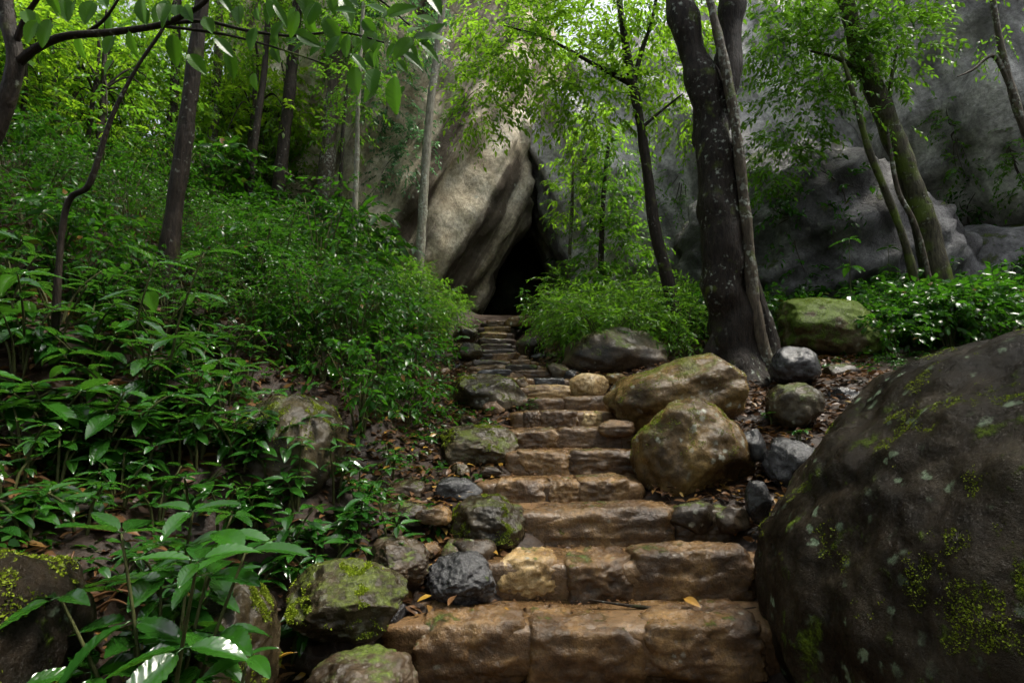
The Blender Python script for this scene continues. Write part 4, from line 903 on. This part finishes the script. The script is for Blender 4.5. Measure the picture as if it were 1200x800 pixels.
# creepers rooted in the rock faces
for i, (px, py, lb, mk) in enumerate(((455, 120, "bluish creeper hanging on the shaded upper part of the streaked cliff", 'leaf_blue'), (470, 175, "bluish creeper trailing down the middle of the streaked cliff", 'leaf_blue'), (540, 120, "leafy creeper just above the apex of the cleft on the streaked cliff", 'leaf_tree'),
        (690, 190, "yellow-green creeper on the pale rock beside the cleft", 'leaf_bright'), (740, 240, "green creeper on the grey rock behind the slim curved tree", 'leaf_tree'), (800, 200, "green creeper on the grey rock between the slim tree and the forked tree", 'leaf_tree'),
        (925, 255, "small creeper on the bright flank of the rock dome", 'leaf_shrub'), (985, 215, "small creeper near the top of the rock dome", 'leaf_shrub'), (1120, 150, "olive creeper on the overhanging slab above the ledge", 'leaf_tree'), (1180, 170, "olive creeper at the lip of the overhanging slab", 'leaf_tree'),
        (1130, 250, "dark creeper on the low rock under the ledge", 'leaf_shrub'), (660, 330, "dark leafy creeper at the foot of the rock beside the cleft", 'leaf_shrub'))):
    h = cliff_hit(px, py)
    if h is None: continue
    p, nr = h; r = np.random.default_rng(3300 + i)
    root = thing("creeper", tuple(p), lb, "creeper")
    st = []; cls = []
    for k in range(6):
        q = np.array([r.uniform(-.7, .7), 0, r.uniform(-1.2, .7)]); q = q - nr * (q @ nr) + nr * .12
        V, T = tube([-nr * .1, q * .5 + nr * .05, q], [.015, .012, .005], 5, 4); st.append((V, T, np.zeros(len(T), int))); cls.append((q + nr * .05, (.32, .22, .32)))
    V, T, mi = join_geo(st); add("stem", mesh_tri("stem", V, T, M['twig'], True), root)
    V, T, mi = crown_geo(r, cls, 110, .12, .3, 7, .5); add("foliage", mesh_tri("foliage", V, T, [M[mk], M['twig']], False, mi), root, kind="stuff")

# ------------------------------------------------------------------ ground cover and litter
rg = np.random.default_rng(61)
def not_on_stairs(x, y):
    hw = np.interp(y, [2, 3.2, 3.6, 4.2, 5, 90], [1.15, 1.15, .95, .65, .6, .55])
    return np.abs(x - path_x(y)) > hw
n = 9000
x = np.concatenate([rg.uniform(-8, -.2, n), rg.uniform(2.6, 11, n // 3)]); y = np.concatenate([rg.uniform(1.2, 13, n), rg.uniform(6.8, 12, n // 3)])
dens_ = fbm(np.stack([x * .8, y * .8, x * 0 + 4], -1), 2)
u = x - path_x(y)
k = not_on_stairs(x, y) & (dens_ > -.12) & ~((u < 0) & (u > -1.2) & (y < 4.6))
x, y = x[k], y[k]; O = np.stack([x, y, ground(x, y) + .01], -1)
D = rg.normal(size=O.shape) * np.array([1, 1, .2]) + np.array([0, 0, .75])
V, T, mi = sprays(rg, O, D, rg.uniform(.08, .24, len(O)), 6, .065, droop=.5, wid=.5, twig=.003)
add("ground_cover", mesh_tri("ground_cover", V, T, [M['leaf_shrub'], M['stem']], False, mi), kind="stuff", label="small green plants covering the forest floor on both banks")
def litter(n, xr, yr, size, mat, mask=None, lift=.012, seed=1):
    r = np.random.default_rng(seed)
    x, y = r.uniform(*xr, n), r.uniform(*yr, n)
    if mask is not None: k = mask(x, y); x, y = x[k], y[k]
    P = np.stack([x, y, ground(x, y) + lift * r.uniform(.4, 1.6, len(x))], -1)
    a = r.uniform(0, 6.28, len(x)); D = np.stack([np.cos(a), np.sin(a), r.normal(size=len(x)) * .25], -1)
    Nn = np.array([0, 0, 1.0]) + r.normal(size=(len(x), 3)) * .35
    V, T = leaves_geo(P, D, Nn, size * r.uniform(.5, 1.3, len(x)), .42, LT8)
    return V, T
V, T = litter(46000, (-6.5, 4.5), (1.0, 11), .09, None, not_on_stairs, .03, 5)
add("leaf_litter", mesh_tri("leaf_litter", V, T, M['litter']), kind="stuff", label="brown wet fallen leaves carpeting the soil")
V, T = litter(700, (-1.6, 2.6), (2.4, 7.5), .075, None, lambda x, y: not_on_stairs(x, y) & (np.abs(x - path_x(y)) < 1.9), .05, 6)
add("leaf_litter", mesh_tri("leaf_litter", V, T, M['litter_y']), kind="stuff", label="scattered yellow fallen leaves along the edges of the stairs")

# a root lying across the second tread and single large fallen leaves
rp = [at(x_, y_, Y_) for x_, y_, Y_ in ((690, 690, 3.52), (740, 697, 3.48), (800, 703, 3.46), (850, 704, 3.46), (885, 699, 3.5))]
V, T = tube([p - rp[0] + np.array([0, 0, .0]) for p in rp], [.004, .009, .011, .011, .006], 7, 6, .3, 2)
add("root", mesh_tri("root", V, T, M['bark_dark'], True), None, tuple(rp[0] + np.array([0, 0, -.06])), "thin dark root lying across the muddy tread above the lowest blocks", "root")
LF = big_leaf_mesh(31, .42, .5, M['litter_y']); LF2 = big_leaf_mesh(32, .36, .3, M['litter'])
for i, (px, py, Y, ln, mm, lb) in enumerate(((348, 768, 2.62, .13, LF, "big tan curled leaf lying below the tiny seedling"), (800, 690, 3.5, .12, LF, "long straw-coloured leaf on the muddy tread beside the root"), (612, 632, 3.86, .07, LF, "yellow leaf fallen beside the dark mossy angular boulder"),
        (860, 612, 3.95, .12, LF, "yellow leaf fallen beside the huge boulder at the end of the second step"), (590, 700, 3.4, .08, LF, "yellow leaf fallen beside the tilted wet stone"), (535, 700, 3.3, .12, LF2, "brown leaf fallen behind the end of the lowest step"), (470, 690, 3.3, .10, LF, "yellow leaf fallen between the brown angular stone and the tilted wet stone"))):
    p = at(px, py, Y); r = np.random.default_rng(i + 9)
    o = add("fallen_leaf", mm, None, tuple(p + np.array([0, 0, .015 if i in (0, 5, 6) else -.05])), lb, "leaf"); o.rotation_euler = (r.uniform(-.4, .4), r.uniform(-.2, .3), r.uniform(0, 6.28)); o.scale = (ln,) * 3

# bits of leaf and dirt washed onto the treads
rt = np.random.default_rng(71); PP = []
for k, (Y, z, xl, xr) in enumerate(SP[:9]):
    nb = 150 if k < 3 else 60
    yb = Y + .16 + (SP[k + 1][0] - Y - .1) * rt.uniform(0, 1, nb) ** .5; xb = rt.uniform(xl, xr, nb)
    PP.append(np.stack([xb, yb, np.full(nb, z - ([.08, .07, .07, .05] + [.03] * 9)[k] + .004)], -1))
P = np.concatenate(PP); a = rt.uniform(0, 6.28, len(P)); D = np.stack([np.cos(a), np.sin(a), rt.normal(size=len(P)) * .15], -1)
V, T = leaves_geo(P, D, np.array([0, 0, 1.0]) + rt.normal(size=P.shape) * .25, rt.uniform(.012, .055, len(P)), .4, LT8)
add("leaf_litter", mesh_tri("leaf_litter", V, T, M['litter']), kind="stuff", label="small brown leaf scraps washed onto the treads")
# dry stalks
rd = np.random.default_rng(72); st = []
for i in range(46):
    b = on(-1.5 + rd.uniform(-.28, .25), 2.25 + rd.uniform(-.25, .2)); e_ = b + np.array([rd.uniform(-.1, .25), rd.uniform(-.3, .1), rd.uniform(-.06, .16)])
    V, T = tube([b + np.array([0, 0, .02]), (b + e_) / 2 + np.array([0, 0, rd.uniform(.02, .09)]), e_ + np.array([0, 0, .03])], [.007, .006, .003], 5, 4); st.append((V, T, np.zeros(len(T), int)))
V, T, mi = join_geo(st); add("dry_stalks", mesh_tri("dry_stalks", V, T, M['litter'], True), kind="stuff", label="tangle of dry brown stalks on the dark slope")
